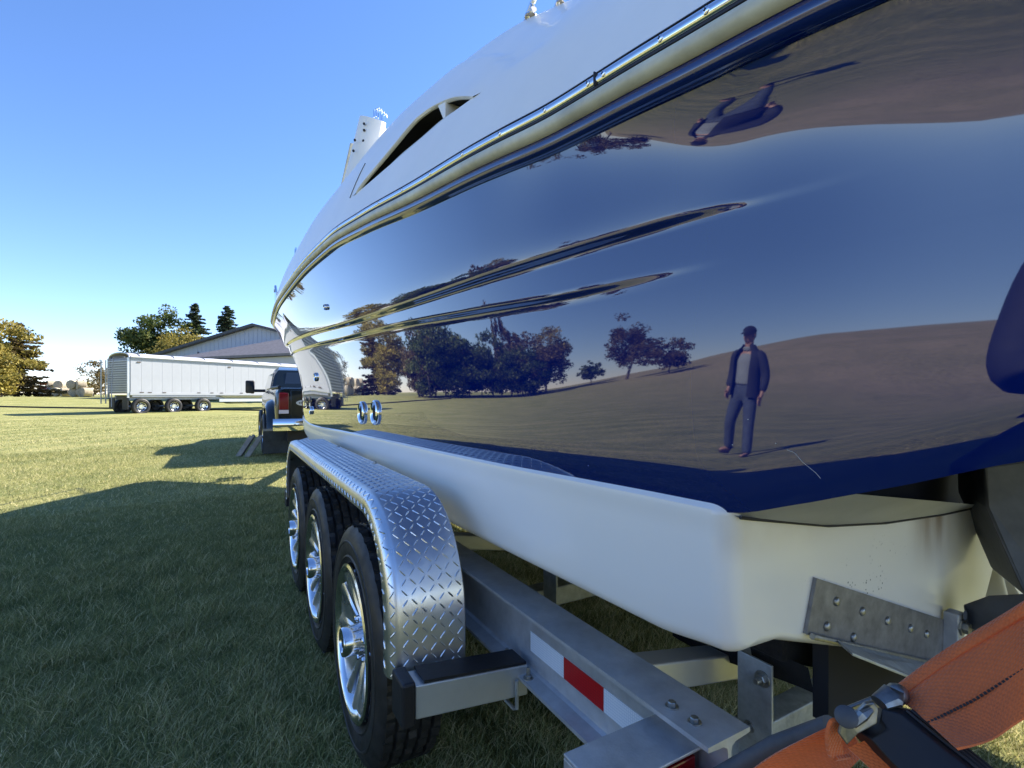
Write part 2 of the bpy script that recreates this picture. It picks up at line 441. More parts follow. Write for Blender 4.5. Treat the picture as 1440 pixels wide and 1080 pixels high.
def make_ground():
    mb = MB()
    rad = [0] + list(np.linspace(.5, 14, 28)) + [14*1.085**i for i in range(1, 64)]
    na = 180
    rows = []
    for r in rad:
        rows.append([(r*math.sin(2*math.pi*a/na), r*math.cos(2*math.pi*a/na), ground_z(r*math.sin(2*math.pi*a/na), r*math.cos(2*math.pi*a/na))) for a in range(na)])
    mb.grid(rows, close_v=True, flip=False)
    m = bpy.data.materials.new('mown_field'); m.use_nodes = True
    nt = m.node_tree; b = nt.nodes['Principled BSDF']; L = nt.links.new
    b.inputs['Roughness'].default_value = 0.9
    b.inputs['Specular IOR Level'].default_value = 0.15
    tc = N(m, 'ShaderNodeTexCoord'); P = tc.outputs['Object']
    def noise(sc, det=6, rough=.6):
        n = N(m, 'ShaderNodeTexNoise'); n.inputs['Scale'].default_value = sc; n.inputs['Detail'].default_value = det
        n.inputs['Roughness'].default_value = rough
        L(P, n.inputs['Vector']); return n.outputs['Fac']
    def ramp(fac, els):
        r = N(m, 'ShaderNodeValToRGB')
        while len(r.color_ramp.elements) < len(els): r.color_ramp.elements.new(0.5)
        for e, (p, c) in zip(r.color_ramp.elements, els): e.position = p; e.color = (*c, 1)
        L(fac, r.inputs['Fac']); return r.outputs[0]
    def mix(f, a, c, mode='MIX'):
        x = N(m, 'ShaderNodeMix'); x.data_type = 'RGBA'; x.blend_type = mode
        if hasattr(f, 'links'): L(f, x.inputs[0])
        else: x.inputs[0].default_value = f
        L(a, x.inputs[6]); L(c, x.inputs[7]); return x.outputs[2]
    lawn = ramp(noise(9, 8, .75), [(.32, (.09, .11, .035)), (.5, (.25, .25, .085)), (.68, (.50, .45, .22))])
    patch = ramp(noise(.55, 5), [(.35, (.17, .19, .06)), (.65, (.38, .35, .16))])
    lawn = mix(.45, lawn, patch)
    # mowing stripes across the far lawn
    w = N(m, 'ShaderNodeTexWave'); w.wave_type = 'BANDS'; w.bands_direction = 'X'
    w.inputs['Scale'].default_value = .22; w.inputs['Distortion'].default_value = .6; w.inputs['Detail'].default_value = 2
    mp = N(m, 'ShaderNodeMapping'); mp.inputs['Rotation'].default_value = (0, 0, R(12)); L(P, mp.inputs[0]); L(mp.outputs[0], w.inputs[0])
    st = ramp(w.outputs['Fac'], [(.35, (.82, .88, .80)), (.65, (1.18, 1.14, 1.08))])
    lawn = mix(.6, lawn, st, 'MULTIPLY')
    field = ramp(noise(2.6, 8, .7), [(.35, (.15, .135, .065)), (.5, (.33, .28, .155)), (.66, (.52, .44, .27))])
    fpatch = ramp(noise(.12, 4), [(.4, (.26, .24, .12)), (.62, (.40, .33, .20))])
    field = mix(.5, field, fpatch)
    # stubble field starts at the left and behind (x < -9, and y < 6 or so)
    sp = N(m, 'ShaderNodeSeparateXYZ'); L(P, sp.inputs[0])
    def math_(op, a, c):
        x = N(m, 'ShaderNodeMath'); x.operation = op
        for i, q in enumerate((a, c)):
            if hasattr(q, 'links'): L(q, x.inputs[i])
            else: x.inputs[i].default_value = q
        return x.outputs[0]
    e1 = math_('SUBTRACT', math_('MULTIPLY', sp.outputs['X'], -.52), sp.outputs['Y'])       # grows to the left and behind
    e1 = math_('ADD', e1, math_('MULTIPLY', noise(.3, 3), 4))
    mr = N(m, 'ShaderNodeMapRange'); mr.inputs['From Min'].default_value = 5; mr.inputs['From Max'].default_value = 26
    L(e1, mr.inputs['Value'])
    L(mix(mr.outputs[0], lawn, field), b.inputs['Base Color'])
    bu = N(m, 'ShaderNodeBump'); bu.inputs['Strength'].default_value = .8; bu.inputs['Distance'].default_value = .05
    L(noise(14, 8, .8), bu.inputs['Height']); L(bu.outputs[0], b.inputs['Normal'])
    o = part('ground', mb, m, None, angle=180)
    tag(o, kind='structure')
    for pl in o.data.polygons[:1]:
        if pl.normal.z < 0: o.data.flip_normals()
    return o

# ---------------------------------------------------------------- grass blades
def make_grass():
    V = []; Fc = []; T = []
    def scatter(n, r0, r1, a0, a1, h, wd, seg, power=1.0, keep=None):
        u = rng.random(n); r = r0 + (r1-r0)*u**power
        a = np.radians(a0 + (a1-a0)*rng.random(n))
        x = -r*np.sin(a); y = r*np.cos(a)
        keepm = np.ones(n, bool) if keep is None else keep(x, y)
        x, y, r = x[keepm], y[keepm], r[keepm]; n = len(x)
        # clumping
        cl = np.sin(x*9.1+np.sin(y*7.3)*2)*np.cos(y*8.3+np.sin(x*6.1)*2)
        hh = h*(.55+.75*rng.random(n))*(1+.35*cl)*(.75+.5*np.clip(np.sin(x*1.7+y*.9)*np.sin(y*1.3-x*.6)+.5, 0, 1))
        lean = rng.random(n)*1.1+.25
        th = rng.random(n)*2*np.pi + .0
        th = np.where(rng.random(n) < .22, .6+rng.normal(size=n)*.6, th)
        ww = wd*(.6+.8*rng.random(n))
        fx = np.cos(th); fy = np.sin(th)
        ph = rng.random(n)*np.pi
        sx = np.cos(ph)*ww; sy = np.sin(ph)*ww
        z0 = np.zeros(n)
        far = r > 13
        if far.any():
            z0[far] = [ground_z(p, q) for p, q in zip(x[far], y[far])]
        base = len(V) and sum(len(q) for q in V)
        pts = []
        for k in range(seg):
            f = k/seg
            bx = x+fx*hh*lean*f*f; by = y+fy*hh*lean*f*f; bz = z0+hh*f*(1-.28*lean*f)
            wk = 1-.55*f
            pts.append(np.stack([bx-sx*wk, by-sy*wk, bz-.003], 1)); pts.append(np.stack([bx+sx*wk, by+sy*wk, bz-.003], 1))
        pts.append(np.stack([x+fx*hh*lean, y+fy*hh*lean, z0+hh*(1-.28*lean)], 1))
        per = 2*seg+1
        P = np.stack(pts, 1).reshape(-1, 3)
        idx = base + np.arange(n)*per
        fs = []
        for k in range(seg-1):
            a_ = idx+2*k
            fs.append(np.stack([a_, a_+1, a_+3], 1)); fs.append(np.stack([a_, a_+3, a_+2], 1))
        a_ = idx+2*(seg-1)
        fs.append(np.stack([a_, a_+1, a_+2], 1))
        F_ = np.stack(fs, 1).reshape(-1, 3)
        dry = .5*np.sin(x*.8+1.3*np.sin(y*.5))*np.sin(y*.7+np.sin(x*.6)) + .18*cl
        tone = np.clip(.40+.26*rng.normal(size=n)+.42*dry, 0, 1)
        tone = np.where(rng.random(n) < .10, .80+.2*rng.random(n), tone)
        V.append(P); Fc.append(F_); T.append(np.repeat(tone, len(fs)))
    # wedge in front of the camera (degrees to the left), plus what lies under the trailer at the right
    scatter(125000, .75, 3.0, -52, 50, .044, .0014, 3, .75)
    scatter(150000, 2.8, 6.5, -8, 50, .048, .0017, 2, .8)
    scatter(45000, 2.8, 7, -52, -8, .048, .0022, 2, .8)
    scatter(110000, 6.3, 14, -5, 50, .046, .0030, 1, .8)
    scatter(22000, 6.5, 14, -52, -5, .05, .006, 1, .8)
    scatter(60000, 13.5, 34, 10, 50, .045, .0065, 1, .85)
    # grass seen in the hull
    scatter(60000, .8, 9, 50, 150, .05, .004, 1, .7)
    V = np.concatenate(V); Fc = np.concatenate(Fc); T = np.concatenate(T)
    me = bpy.data.meshes.new('lawn_grass')
    me.vertices.add(len(V)); me.vertices.foreach_set('co', V.astype(np.float32).ravel())
    me.loops.add(len(Fc)*3); me.loops.foreach_set('vertex_index', Fc.astype(np.int32).ravel())
    me.polygons.add(len(Fc)); me.polygons.foreach_set('loop_start', np.arange(0, len(Fc)*3, 3, dtype=np.int32))
    at_ = me.attributes.new('tone', 'FLOAT', 'FACE'); at_.data.foreach_set('value', T.astype(np.float32))
    me.update(calc_edges=True)
    me.materials.append(M['grass'])
    o = bpy.data.objects.new('lawn_grass', me); COL.objects.link(o)
    tag(o, 'short green and straw coloured lawn grass around the boat trailer', 'grass', None, 'stuff')

# ---------------------------------------------------------------- trees
def leaf_mesh(name, centres, size, m, flat=0.0, parent=None, off=(0, 0, 0)):
    """cloud of small leaf quads; centres: (n,3), size per leaf"""
    n = len(centres); c = np.array(centres)
    a = rng.normal(size=(n, 3)); a[:, 2] *= (1-flat); a /= np.linalg.norm(a, axis=1)[:, None]
    b = np.cross(a, rng.normal(size=(n, 3))); b /= np.linalg.norm(b, axis=1)[:, None]
    s = (np.array(size)*(.6+.8*rng.random(n)))[:, None]
    P = np.stack([c-a*s, c+b*s*.55, c+a*s, c-b*s*.55], 1).reshape(-1, 3)
    me = bpy.data.meshes.new(name)
    me.vertices.add(n*4); me.vertices.foreach_set('co', P.astype(np.float32).ravel())
    me.loops.add(n*4); me.loops.foreach_set('vertex_index', np.arange(n*4, dtype=np.int32))
    me.polygons.add(n); me.polygons.foreach_set('loop_start', np.arange(0, n*4, 4, dtype=np.int32))
    t = me.attributes.new('tone', 'FLOAT', 'FACE')
    t.data.foreach_set('value', np.clip(.5+.22*rng.normal(size=n)+.25*np.sin(c[:, 0]*1.1)*np.sin(c[:, 2]*1.3+c[:, 1]), 0, 1).astype(np.float32))
    me.update(calc_edges=True); me.materials.append(M[m])
    o = bpy.data.objects.new(name, me); COL.objects.link(o); o.parent = parent
    if parent is not None: ROOT[o.name] = ROOT[parent.name]
    return o

def broad_tree(loc, H, Wd, m, label, cat='tree', group=None, n=2600, leaf=.30, bare=.0, trunk_h=.18, name='broadleaf_tree', shape='round'):
    rt = root(name, (*loc, ground_z(*loc)), random.random()*6, label=label, cat=cat, group=group)
    wood = MB()
    tips = []
    def limb(p, d, L, r, depth):
        pts = [p]; rs = [r]; q = Vector(p); dd = Vector(d).normalized()
        for k in range(4):
            dd = (dd + Vector((random.gauss(0, .13), random.gauss(0, .13), .05))).normalized()
            q = q + dd*L/4; pts.append(q.copy()); rs.append(r*(1-.17*(k+1)))
        wood.tube(pts, rs, n=5 if depth > 1 else 8, cap=False)
        if depth >= 3 or L < H*.05:
            tips.append(q); tips.append(pts[2]); return
        for k in range(4 if depth < 2 else 3):
            f = random.uniform(.45, 1.0) if k else 1.0
            base = Vector(p).lerp(q, f)
            az = random.uniform(0, 6.28); el = random.uniform(.15, 1.1) if shape != 'column' else random.uniform(1.0, 1.35)
            nd = Vector((math.cos(az)*math.cos(el)*Wd/H*1.5, math.sin(az)*math.cos(el)*Wd/H*1.5, math.sin(el)))
            limb(base, nd*.8+dd*.35, L*random.uniform(.5, .75), rs[-1]*.8, depth+1)
    limb((0, 0, -.1), (0, 0, 1), H*.38, H*.022, 0)
    part('trunk', wood, 'bark', rt, off=(0, 0, 0))
    # lobes of foliage round the limb tips, inside an uneven crown
    c = []
    tips = tips or [Vector((0, 0, H*.6))]
    lobes = []
    for k in range(34):
        ph = random.uniform(0, 6.28); zz = random.uniform(-1, 1); rr = math.sqrt(1-zz*zz)*random.uniform(.55, .95)
        if shape == 'column':
            lobes.append((math.cos(ph)*rr*Wd*.4, math.sin(ph)*rr*Wd*.4, H*(.55+.43*zz), Wd*.22, H*.09))
        else:
            k2 = 1.0 if zz > -.4 else .8
            lobes.append((math.cos(ph)*rr*Wd*.5*k2, math.sin(ph)*rr*Wd*.5*k2, H*(trunk_h+(1-trunk_h)*(.5+.46*zz*random.uniform(.75, 1))), Wd*random.uniform(.12, .20), H*random.uniform(.06, .11)))
    for l in tips[:60]:
        lobes.append((max(-Wd*.5, min(Wd*.5, l.x)), max(-Wd*.5, min(Wd*.5, l.y)), min(l.z, H*.90), Wd*.11, H*.07))
    w_ = np.array([l[3]**2*l[4] for l in lobes]); w_ /= w_.sum()
    cnt = int(n*(1-bare))
    pick = rng.choice(len(lobes), cnt, p=w_)
    g = rng.normal(size=(cnt, 3)); g /= np.maximum(np.linalg.norm(g, axis=1)[:, None], 1e-6); g *= (rng.random(cnt)**.4)[:, None]
    lb = np.array(lobes)[pick]
    c = np.stack([lb[:, 0]+g[:, 0]*lb[:, 3], lb[:, 1]+g[:, 1]*lb[:, 3], lb[:, 2]+g[:, 2]*lb[:, 4]], 1)
    c[:, 2] = np.maximum(c[:, 2], .15)
    leaf_mesh('crown', c, np.full(cnt, leaf), m, parent=rt)
    return rt

def conifer(loc, H, Wd, label, group=None, m='needle', name='spruce_tree', low=.12, n=70):
    rt = root(name, (*loc, ground_z(*loc)), random.random()*6, label=label, cat='tree', group=group)
    wood = MB().tube([(0, 0, -.1), (0, 0, H*.5), (0, 0, H*.97)], [H*.017, H*.01, H*.002], 8)
    c = []; sz = []
    for k in range(n):
        f = (k+random.random()*.5)/n
        z = H*(low+(1-low)*f)
        R0 = Wd*.5*(1-f)**.62*random.uniform(.7, 1.15)+.10
        for j in range(3):
            az = random.uniform(0, 6.28)
            L = R0*random.uniform(.6, 1.05)
            e = (math.cos(az)*L, math.sin(az)*L, z-L*.10+L*.12*random.random())
            wood.tube([(0, 0, z), (e[0]*.5, e[1]*.5, z+.04*L), e], [.035, .02, .006], 3, cap=False)
            nb = int(12+L*20)
            for q in range(nb):
                f2 = random.uniform(.12, 1.05)
                sd = random.gauss(0, .13)*L*(1.1-f2*.6)
                c.append((e[0]*f2-math.sin(az)*sd, e[1]*f2+math.cos(az)*sd, z+(e[2]-z)*f2-random.random()*.22*(.4+L*.2)))
                sz.append(.24)
    part('trunk', wood, 'bark', rt, off=(0, 0, 0))
    leaf_mesh('crown', c, sz, m, flat=.6, parent=rt)
    return rt

def polar(az, r):
    return (-r*math.sin(R(az)), r*math.cos(R(az)))

make_ground()

def make_trees():
    # seen directly above the grain trailer
    Y = 80.0
    def bypx(px, Y): return ((px-720)/700*Y, Y)
    broad_tree(bypx(231, 82), 14.6, 11.0, 'leaf_green', 'round dark green broadleaf tree left of the two conifers above the white trailer', n=13000, leaf=.23)
    broad_tree(bypx(262, 76), 10.4, 9.0, 'leaf_gold', 'low yellow olive tree below the conifers beside the shed roof', n=5000, leaf=.17, name='olive_tree')
    conifer(bypx(275, 84), 15.8, 9.0, 'dark conifer beside the round green tree, left of two conifers')
    conifer(bypx(320, 84), 15.4, 9.6, 'dark open conifer behind the shed roof, right of two conifers')
    broad_tree(bypx(131, 92), 6.6, 6.4, 'leaf_brown', 'small thin leafed tree between the hay bales and the white trailer', n=1500, leaf=.20, name='sparse_tree')
    broad_tree(bypx(112, 95), 3.0, 6, 'leaf_gold', 'low golden bush behind the hay bales', cat='bush', n=800, leaf=.16, name='golden_bush', trunk_h=.02)
    broad_tree(bypx(146, 86), 2.6, 5, 'leaf_brown', 'low russet bush at the rear corner of the white trailer', cat='bush', n=700, leaf=.16, name='russet_bush', trunk_h=.02)
    # big trees at the left edge
    broad_tree(bypx(-6, 66), 10.2, 10, 'leaf_gold', 'golden olive tree at the left edge of the field', n=14000, leaf=.20, name='olive_tree', trunk_h=.03)
    conifer(bypx(26, 70), 10.4, 10.0, 'broad ragged pine with reaching branches beside the golden olive tree', name='pine_tree', m='leaf_brown', low=.04, n=54)
    broad_tree(bypx(2, 62), 3.6, 5, 'leaf_gold', 'low golden bush at the foot of the left edge tree', cat='bush', n=1200, leaf=.18, name='golden_bush', trunk_h=.02)
    # the tree line that the hull mirrors, left of the frame
    g = 'tree line along the edge of the field, mirrored in the hull'
    kinds = ['leaf_brown', 'leaf_gold', 'leaf_green', 'leaf_brown', 'leaf_brown', 'leaf_green']
    azs = [50.5, 51.2, 52.2, 53, 54.5, 56, 57.5, 59, 60.5, 62, 63.5, 65, 66.5, 68]
    for i, az in enumerate(azs):
        H = 6.6+2.0*math.sin(i*.5+.3)+random.uniform(-.8, .8)+(1.6 if i > 7 else 0)
        x, y = polar(az, 72+5*math.sin(i*2.1))
        broad_tree((x, y), H, 7.6+random.random()*2, kinds[i % 6], ['russet', 'golden', 'green', 'brown', 'rust coloured', 'dark green'][i % 6]+' bushy tree, '+['first', 'second', 'third', 'fourth', 'fifth', 'sixth', 'seventh', 'eighth', 'ninth', 'tenth', 'eleventh', 'twelfth', 'thirteenth', 'last'][i]+' from the left in the mirrored tree line', group=g, n=6500, leaf=.19, trunk_h=.0)
    x, y = polar(76, 68); broad_tree((x, y), 9.0, 5.4, 'leaf_brown', 'tall lone russet tree mirrored in the hull right of the tree line', n=3600, leaf=.17)
    x, y = polar(79.5, 62); broad_tree((x, y), 4.8, 6.6, 'leaf_brown', 'dark round bush beside the tall lone russet tree mirrored in the hull', cat='bush', n=4500, leaf=.17, name='russet_bush', trunk_h=.02)
    x, y = polar(72.8, 70); broad_tree((x, y), 3.6, 3.6, 'leaf_green', 'small dark green tree between tree line and lone tree, mirrored in the hull', n=1000, leaf=.22)
    for i, az in enumerate([62.2, 63.6, 64.8]):
        x, y = polar(az, 92); broad_tree((x, y), 13-i*1.6, 3.0, 'leaf_brown', ['leftmost and tallest', 'middle', 'rightmost and shortest'][i]+' of the three narrow poplars behind the mirrored tree line', group='poplars behind the tree line', n=1300, leaf=.26, name='poplar_tree', shape='column')
make_trees()

# ---------------------------------------------------------------- farm shed
def make_shed():
    # gable end faces the camera; x to the right, y away, z up; origin at the left front corner
    X0, Y0 = (219-720)/700*66, 66.0
    z0 = ground_z(X0, Y0)
    rt = root('farm_shed', (X0, Y0, z0), R(-8), label='pale blue grey farm shed with wide gable behind the white grain trailer', cat='shed')
    def zz(py, Y=66): return EYE-(py-558)/700*Y - z0
    gl, gr = 0.0, 29.0
    eave, ridge = zz(502), zz(462)
    mb = MB()
    # gable wall with thickness
    prof = [(gl, 0), (gr, 0), (gr, eave), (gr/2, ridge), (gl, eave)]
    n = len(prof)
    vs = [(x, 0, z) for x, z in prof] + [(x, .3, z) for x, z in prof]
    mb.add(vs, [tuple(range(n)), tuple(range(2*n-1, n-1, -1))] + [(i, i+n, (i+1) % n+n, (i+1) % n) for i in range(n)])
    mb.box(gl, gl+.3, .31, 24, 0, eave-.02); mb.box(gr-.3, gr, .31, 24, 0, eave-.02)
    part('wall', mb, 'siding', rt, smooth=False)
    for sgn, xa, xb in ((1, gl-.6, gr/2), (-1, gr+.6, gr/2)):
        r_ = MB()
        z_a = eave-.6*(ridge-eave)/(gr/2)
        r_.hexa([(xa, -.7, z_a+.05), (xb, -.7, ridge+.05), (xb, 24.5, ridge+.05), (xa, 24.5, z_a+.05),
                 (xa, -.7, z_a+.28), (xb, -.7, ridge+.28), (xb, 24.5, ridge+.28), (xa, 24.5, z_a+.28)])
        part('roof', r_, 'roof', rt, smooth=False, recalc=True)
        f = MB(); f.hexa([(xa, -.82, z_a-.02), (xb, -.82, ridge-.02), (xb, -.71, ridge-.02), (xa, -.71, z_a-.02), (xa, -.82, z_a+.3), (xb, -.82, ridge+.3), (xb, -.71, ridge+.3), (xa, -.71, z_a+.3)])
        part('fascia', f, 'roof_trim', rt, smooth=False)
    # horizontal trim band and vertical corner strips on the gable
    part('trim_band', MB().box(6, gr-.3, -.06, -.003, zz(504)-.12, zz(504)+.06), 'roof_trim', rt, smooth=False)
    part('downpipe', MB().box(6.2, 6.38, -.1, -.065, 0, zz(504)+.8), 'roof_trim', rt, smooth=False)
    # board joints standing proud on the gable wall
    bt = MB()
    for k in range(1, 56):
        x = gl+k*.61
        top = eave+(ridge-eave)*(1-abs(x-gr/2)/(gr/2))-.1
        bt.box(x, x+.04, -.03, -.002, .1, top)
    part('batten', bt, 'siding', rt, smooth=False, kind='stuff')
    # lower wing in front with the grey roof
    wx = 9.5
    rw = MB()
    e1, e2 = zz(507, 60), zz(482, 60)
    zf_, zg_ = zz(506, 60), zz(499, 60)
    rw.hexa([(wx-1, -7, zf_-.28), (wx+18, -7, zg_-.28), (wx+18, -.9, zg_+3.2), (wx+.4, -.9, zf_+.35),
             (wx-1, -7, zf_), (wx+18, -7, zg_), (wx+18, -.9, zg_+3.5), (wx+.4, -.9, zf_+.65)])
    part('wing_roof', rw, 'roof', rt, smooth=False, recalc=True)
    part('wing_wall', MB().hexa([(wx, -6.4, 0), (wx+17.5, -6.4, 0), (wx+17.5, -.95, 0), (wx, -.95, 0), (wx, -6.4, zf_-.3), (wx+17.5, -6.4, zg_-.3), (wx+17.5, -.95, zg_+2.6), (wx, -.95, zf_-.3)]), 'panel', rt, smooth=False)
    for k in range(2):
        w = part('window', MB().box(wx+7+k*5, wx+9.2+k*5, -6.5, -6.41, e1-2.9, e1-1.8), 'glass', rt, smooth=False)
        fr = MB(); x0, x1, z0_, z1_ = wx+6.9+k*5, wx+9.3+k*5, e1-3.0, e1-1.7
        fr.box(x0, x1, -6.55, -6.505, z1_-.1, z1_); fr.box(x0, x1, -6.55, -6.505, z0_, z0_+.1); fr.box(x0, x0+.1, -6.55, -6.505, z0_+.1, z1_-.1); fr.box(x1-.1, x1, -6.55, -6.505, z0_+.1, z1_-.1)
        part('frame', fr, 'roof_trim', w, smooth=False)
make_shed()

# ---------------------------------------------------------------- bales, wagon, shadow line on the lawn
def make_bales():
    mb = MB()
    mb.lathe([(0, -.62), (.60, -.62), (.73, -.56), (.76, -.3), (.745, 0), (.76, .3), (.73, .56), (.60, .62), (0, .62)], ax=(1, 0, 0), n=22,
             mod=lambda r_, h_, k: r_*(1+.02*math.sin(k*2.3+h_*5)))
    first = None
    spots = [(66, 84, 0), (72, 85, 1.25), (79, 84, 0), (85, 85, 1.2), (92, 84, 0), (97, 84.5, 0), (103, 83, 1.28), (106, 83.5, 0), (114, 83, 1.2), (117, 83, 0), (122, 82.5, 0.0), (60, 85, 0)]
    labs = ['bottom bale third from the left', 'upper bale near the left end of the stack', 'bottom bale just right of the left end', 'upper bale second from the left end', 'bottom bale in the middle of the stack',
            'bottom bale just right of the middle', 'tallest upper bale left of the right end', 'bottom bale under the tallest bale', 'upper bale nearest to the white trailer', 'bottom bale under the right upper bale',
            'bottom bale at the right end nearest to the white trailer', 'bottom bale at the left end beside the wagon']
    for (px, Y, dz), lb in zip(spots, labs):
        x = (px-720)/700*Y
        z = ground_z(x, Y)+.74+dz
        if first is None:
            first = o = single('hay_bale', mb, 'hay', (x, Y, z), 0)
        else:
            o = first.copy(); COL.objects.link(o); o.location = (x, Y, z)
        o.rotation_euler = (random.uniform(0, 6), 0, random.uniform(.9, 2.0))
        tag(o, 'round pale hay bale, '+lb, 'hay bale', 'round hay bales stacked at the field edge')
make_bales()

def make_wagon():
    Y = 74; x = (46-720)/700*Y; z = ground_z(x, Y)
    rt = root('flatbed_wagon', (x, Y, z), R(-6), label='low dark flatbed farm wagon parked in front of the pine at the left', cat='wagon')
    part('deck', MB().box(-2.9, 2.9, -1.1, 1.1, .75, .95), 'rust', rt, smooth=False)
    part('side_rail', MB().box(-2.9, 2.9, -1.16, -1.102, .7, 1.0), 'trim_grey', rt, smooth=False)
    for sx in (-1.8, 1.6):
        for sy in (-.95, .95):
            part('wheel', MB().lathe([(0, -.12), (.34, -.12), (.4, -.08), (.4, .08), (.34, .12), (0, .12)], (sx, sy, .4), (0, 1, 0), 18), 'rubber', rt)
    part('drawbar', MB().tube([(2.9, 0, .7), (4.4, 0, .5)], .07, 6), 'rust', rt)
    rt = root('orange_implement', (x+1.4, Y+.2, z+.95), R(20), label='small orange farm implement standing on the flatbed wagon', cat='implement')
    part('engine_box', MB().hexa([(-.5,-.35,0),(.45,-.35,0),(.45,.35,0),(-.5,.35,0),(-.4,-.3,.75),(.3,-.3,.6),(.3,.3,.6),(-.4,.3,.75)]), 'orange_paint', rt, smooth=False, bevel=.03)
    part('hopper', MB().hexa([(-.3,-.25,.76),(.2,-.25,.76),(.2,.25,.76),(-.3,.25,.76),(-.55,-.4,1.15),(.4,-.4,1.15),(.4,.4,1.15),(-.55,.4,1.15)]), 'orange_paint', rt, smooth=False)
    part('handle', MB().tube([(.4, -.3, .4), (.9, -.3, .8), (.9, .3, .8), (.4, .3, .4)], .03, 6), 'rust', rt)
make_wagon()

def ground_shadow_line(pts, r, label):  # made-up dark tube standing in for a thin shadow band
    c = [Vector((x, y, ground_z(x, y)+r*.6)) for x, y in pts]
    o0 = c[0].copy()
    single('shadow_line', MB().tube([p-o0 for p in c], r, 6), 'shadow_band', o0, label=label, cat='shadow_band')
ground_shadow_line([(x, 36.2-.02*(x+40)+.25*math.sin(x*.3)) for x in np.linspace(-52, -12, 50)], .075, 'long thin shadow line on the lawn past the grain trailer wheels, built as a dark tube')
# ---------------------------------------------------------------- grain trailer
def wheel_mb(rad, wid, tread=True, n=96, mi=0):
    """tyre lathe about x; outside face at x = -wid/2"""
    h = wid/2
    p = [(rad*.62, -h*.62), (rad*.66, -h*.86), (rad*.70, -h*.93), (rad*.715, -h*.985), (rad*.73, -h*.95), (rad*.76, -h*.985), (rad*.80, -h*1.0), (rad*.835, -h*1.0), (rad*.84, -h*1.02), (rad*.855, -h*1.02), (rad*.86, -h*.995), (rad*.90, -h*.96), (rad*.955, -h*.86), (rad*.985, -h*.76)]
    g = []
    for k, x in enumerate(np.linspace(-.70, .70, 5)):
        a, b = x-.115, x+.110
        g += [(rad*.985-.007 if False else rad, a*h), (rad, b*h)]
        if k < 4: g += [(rad-.011, (b+.03)*h), (rad-.011, (b+.09)*h)]
    q = [(r_, -x_) for r_, x_ in p][::-1]
    prof = p + g + q + [(rad*.60, h*.5), (rad*.60, -h*.5)]
    def mod(r_, h_, k):
        if tread and r_ > rad*.975 and r_ > rad-.004:
            row = int((h_/h+1)*3.6)
            if (k+row*2) % 5 == 0: return r_-.009
        return r_
    return MB().lathe(prof, ax=(1, 0, 0), n=n, close=True, mod=mod)

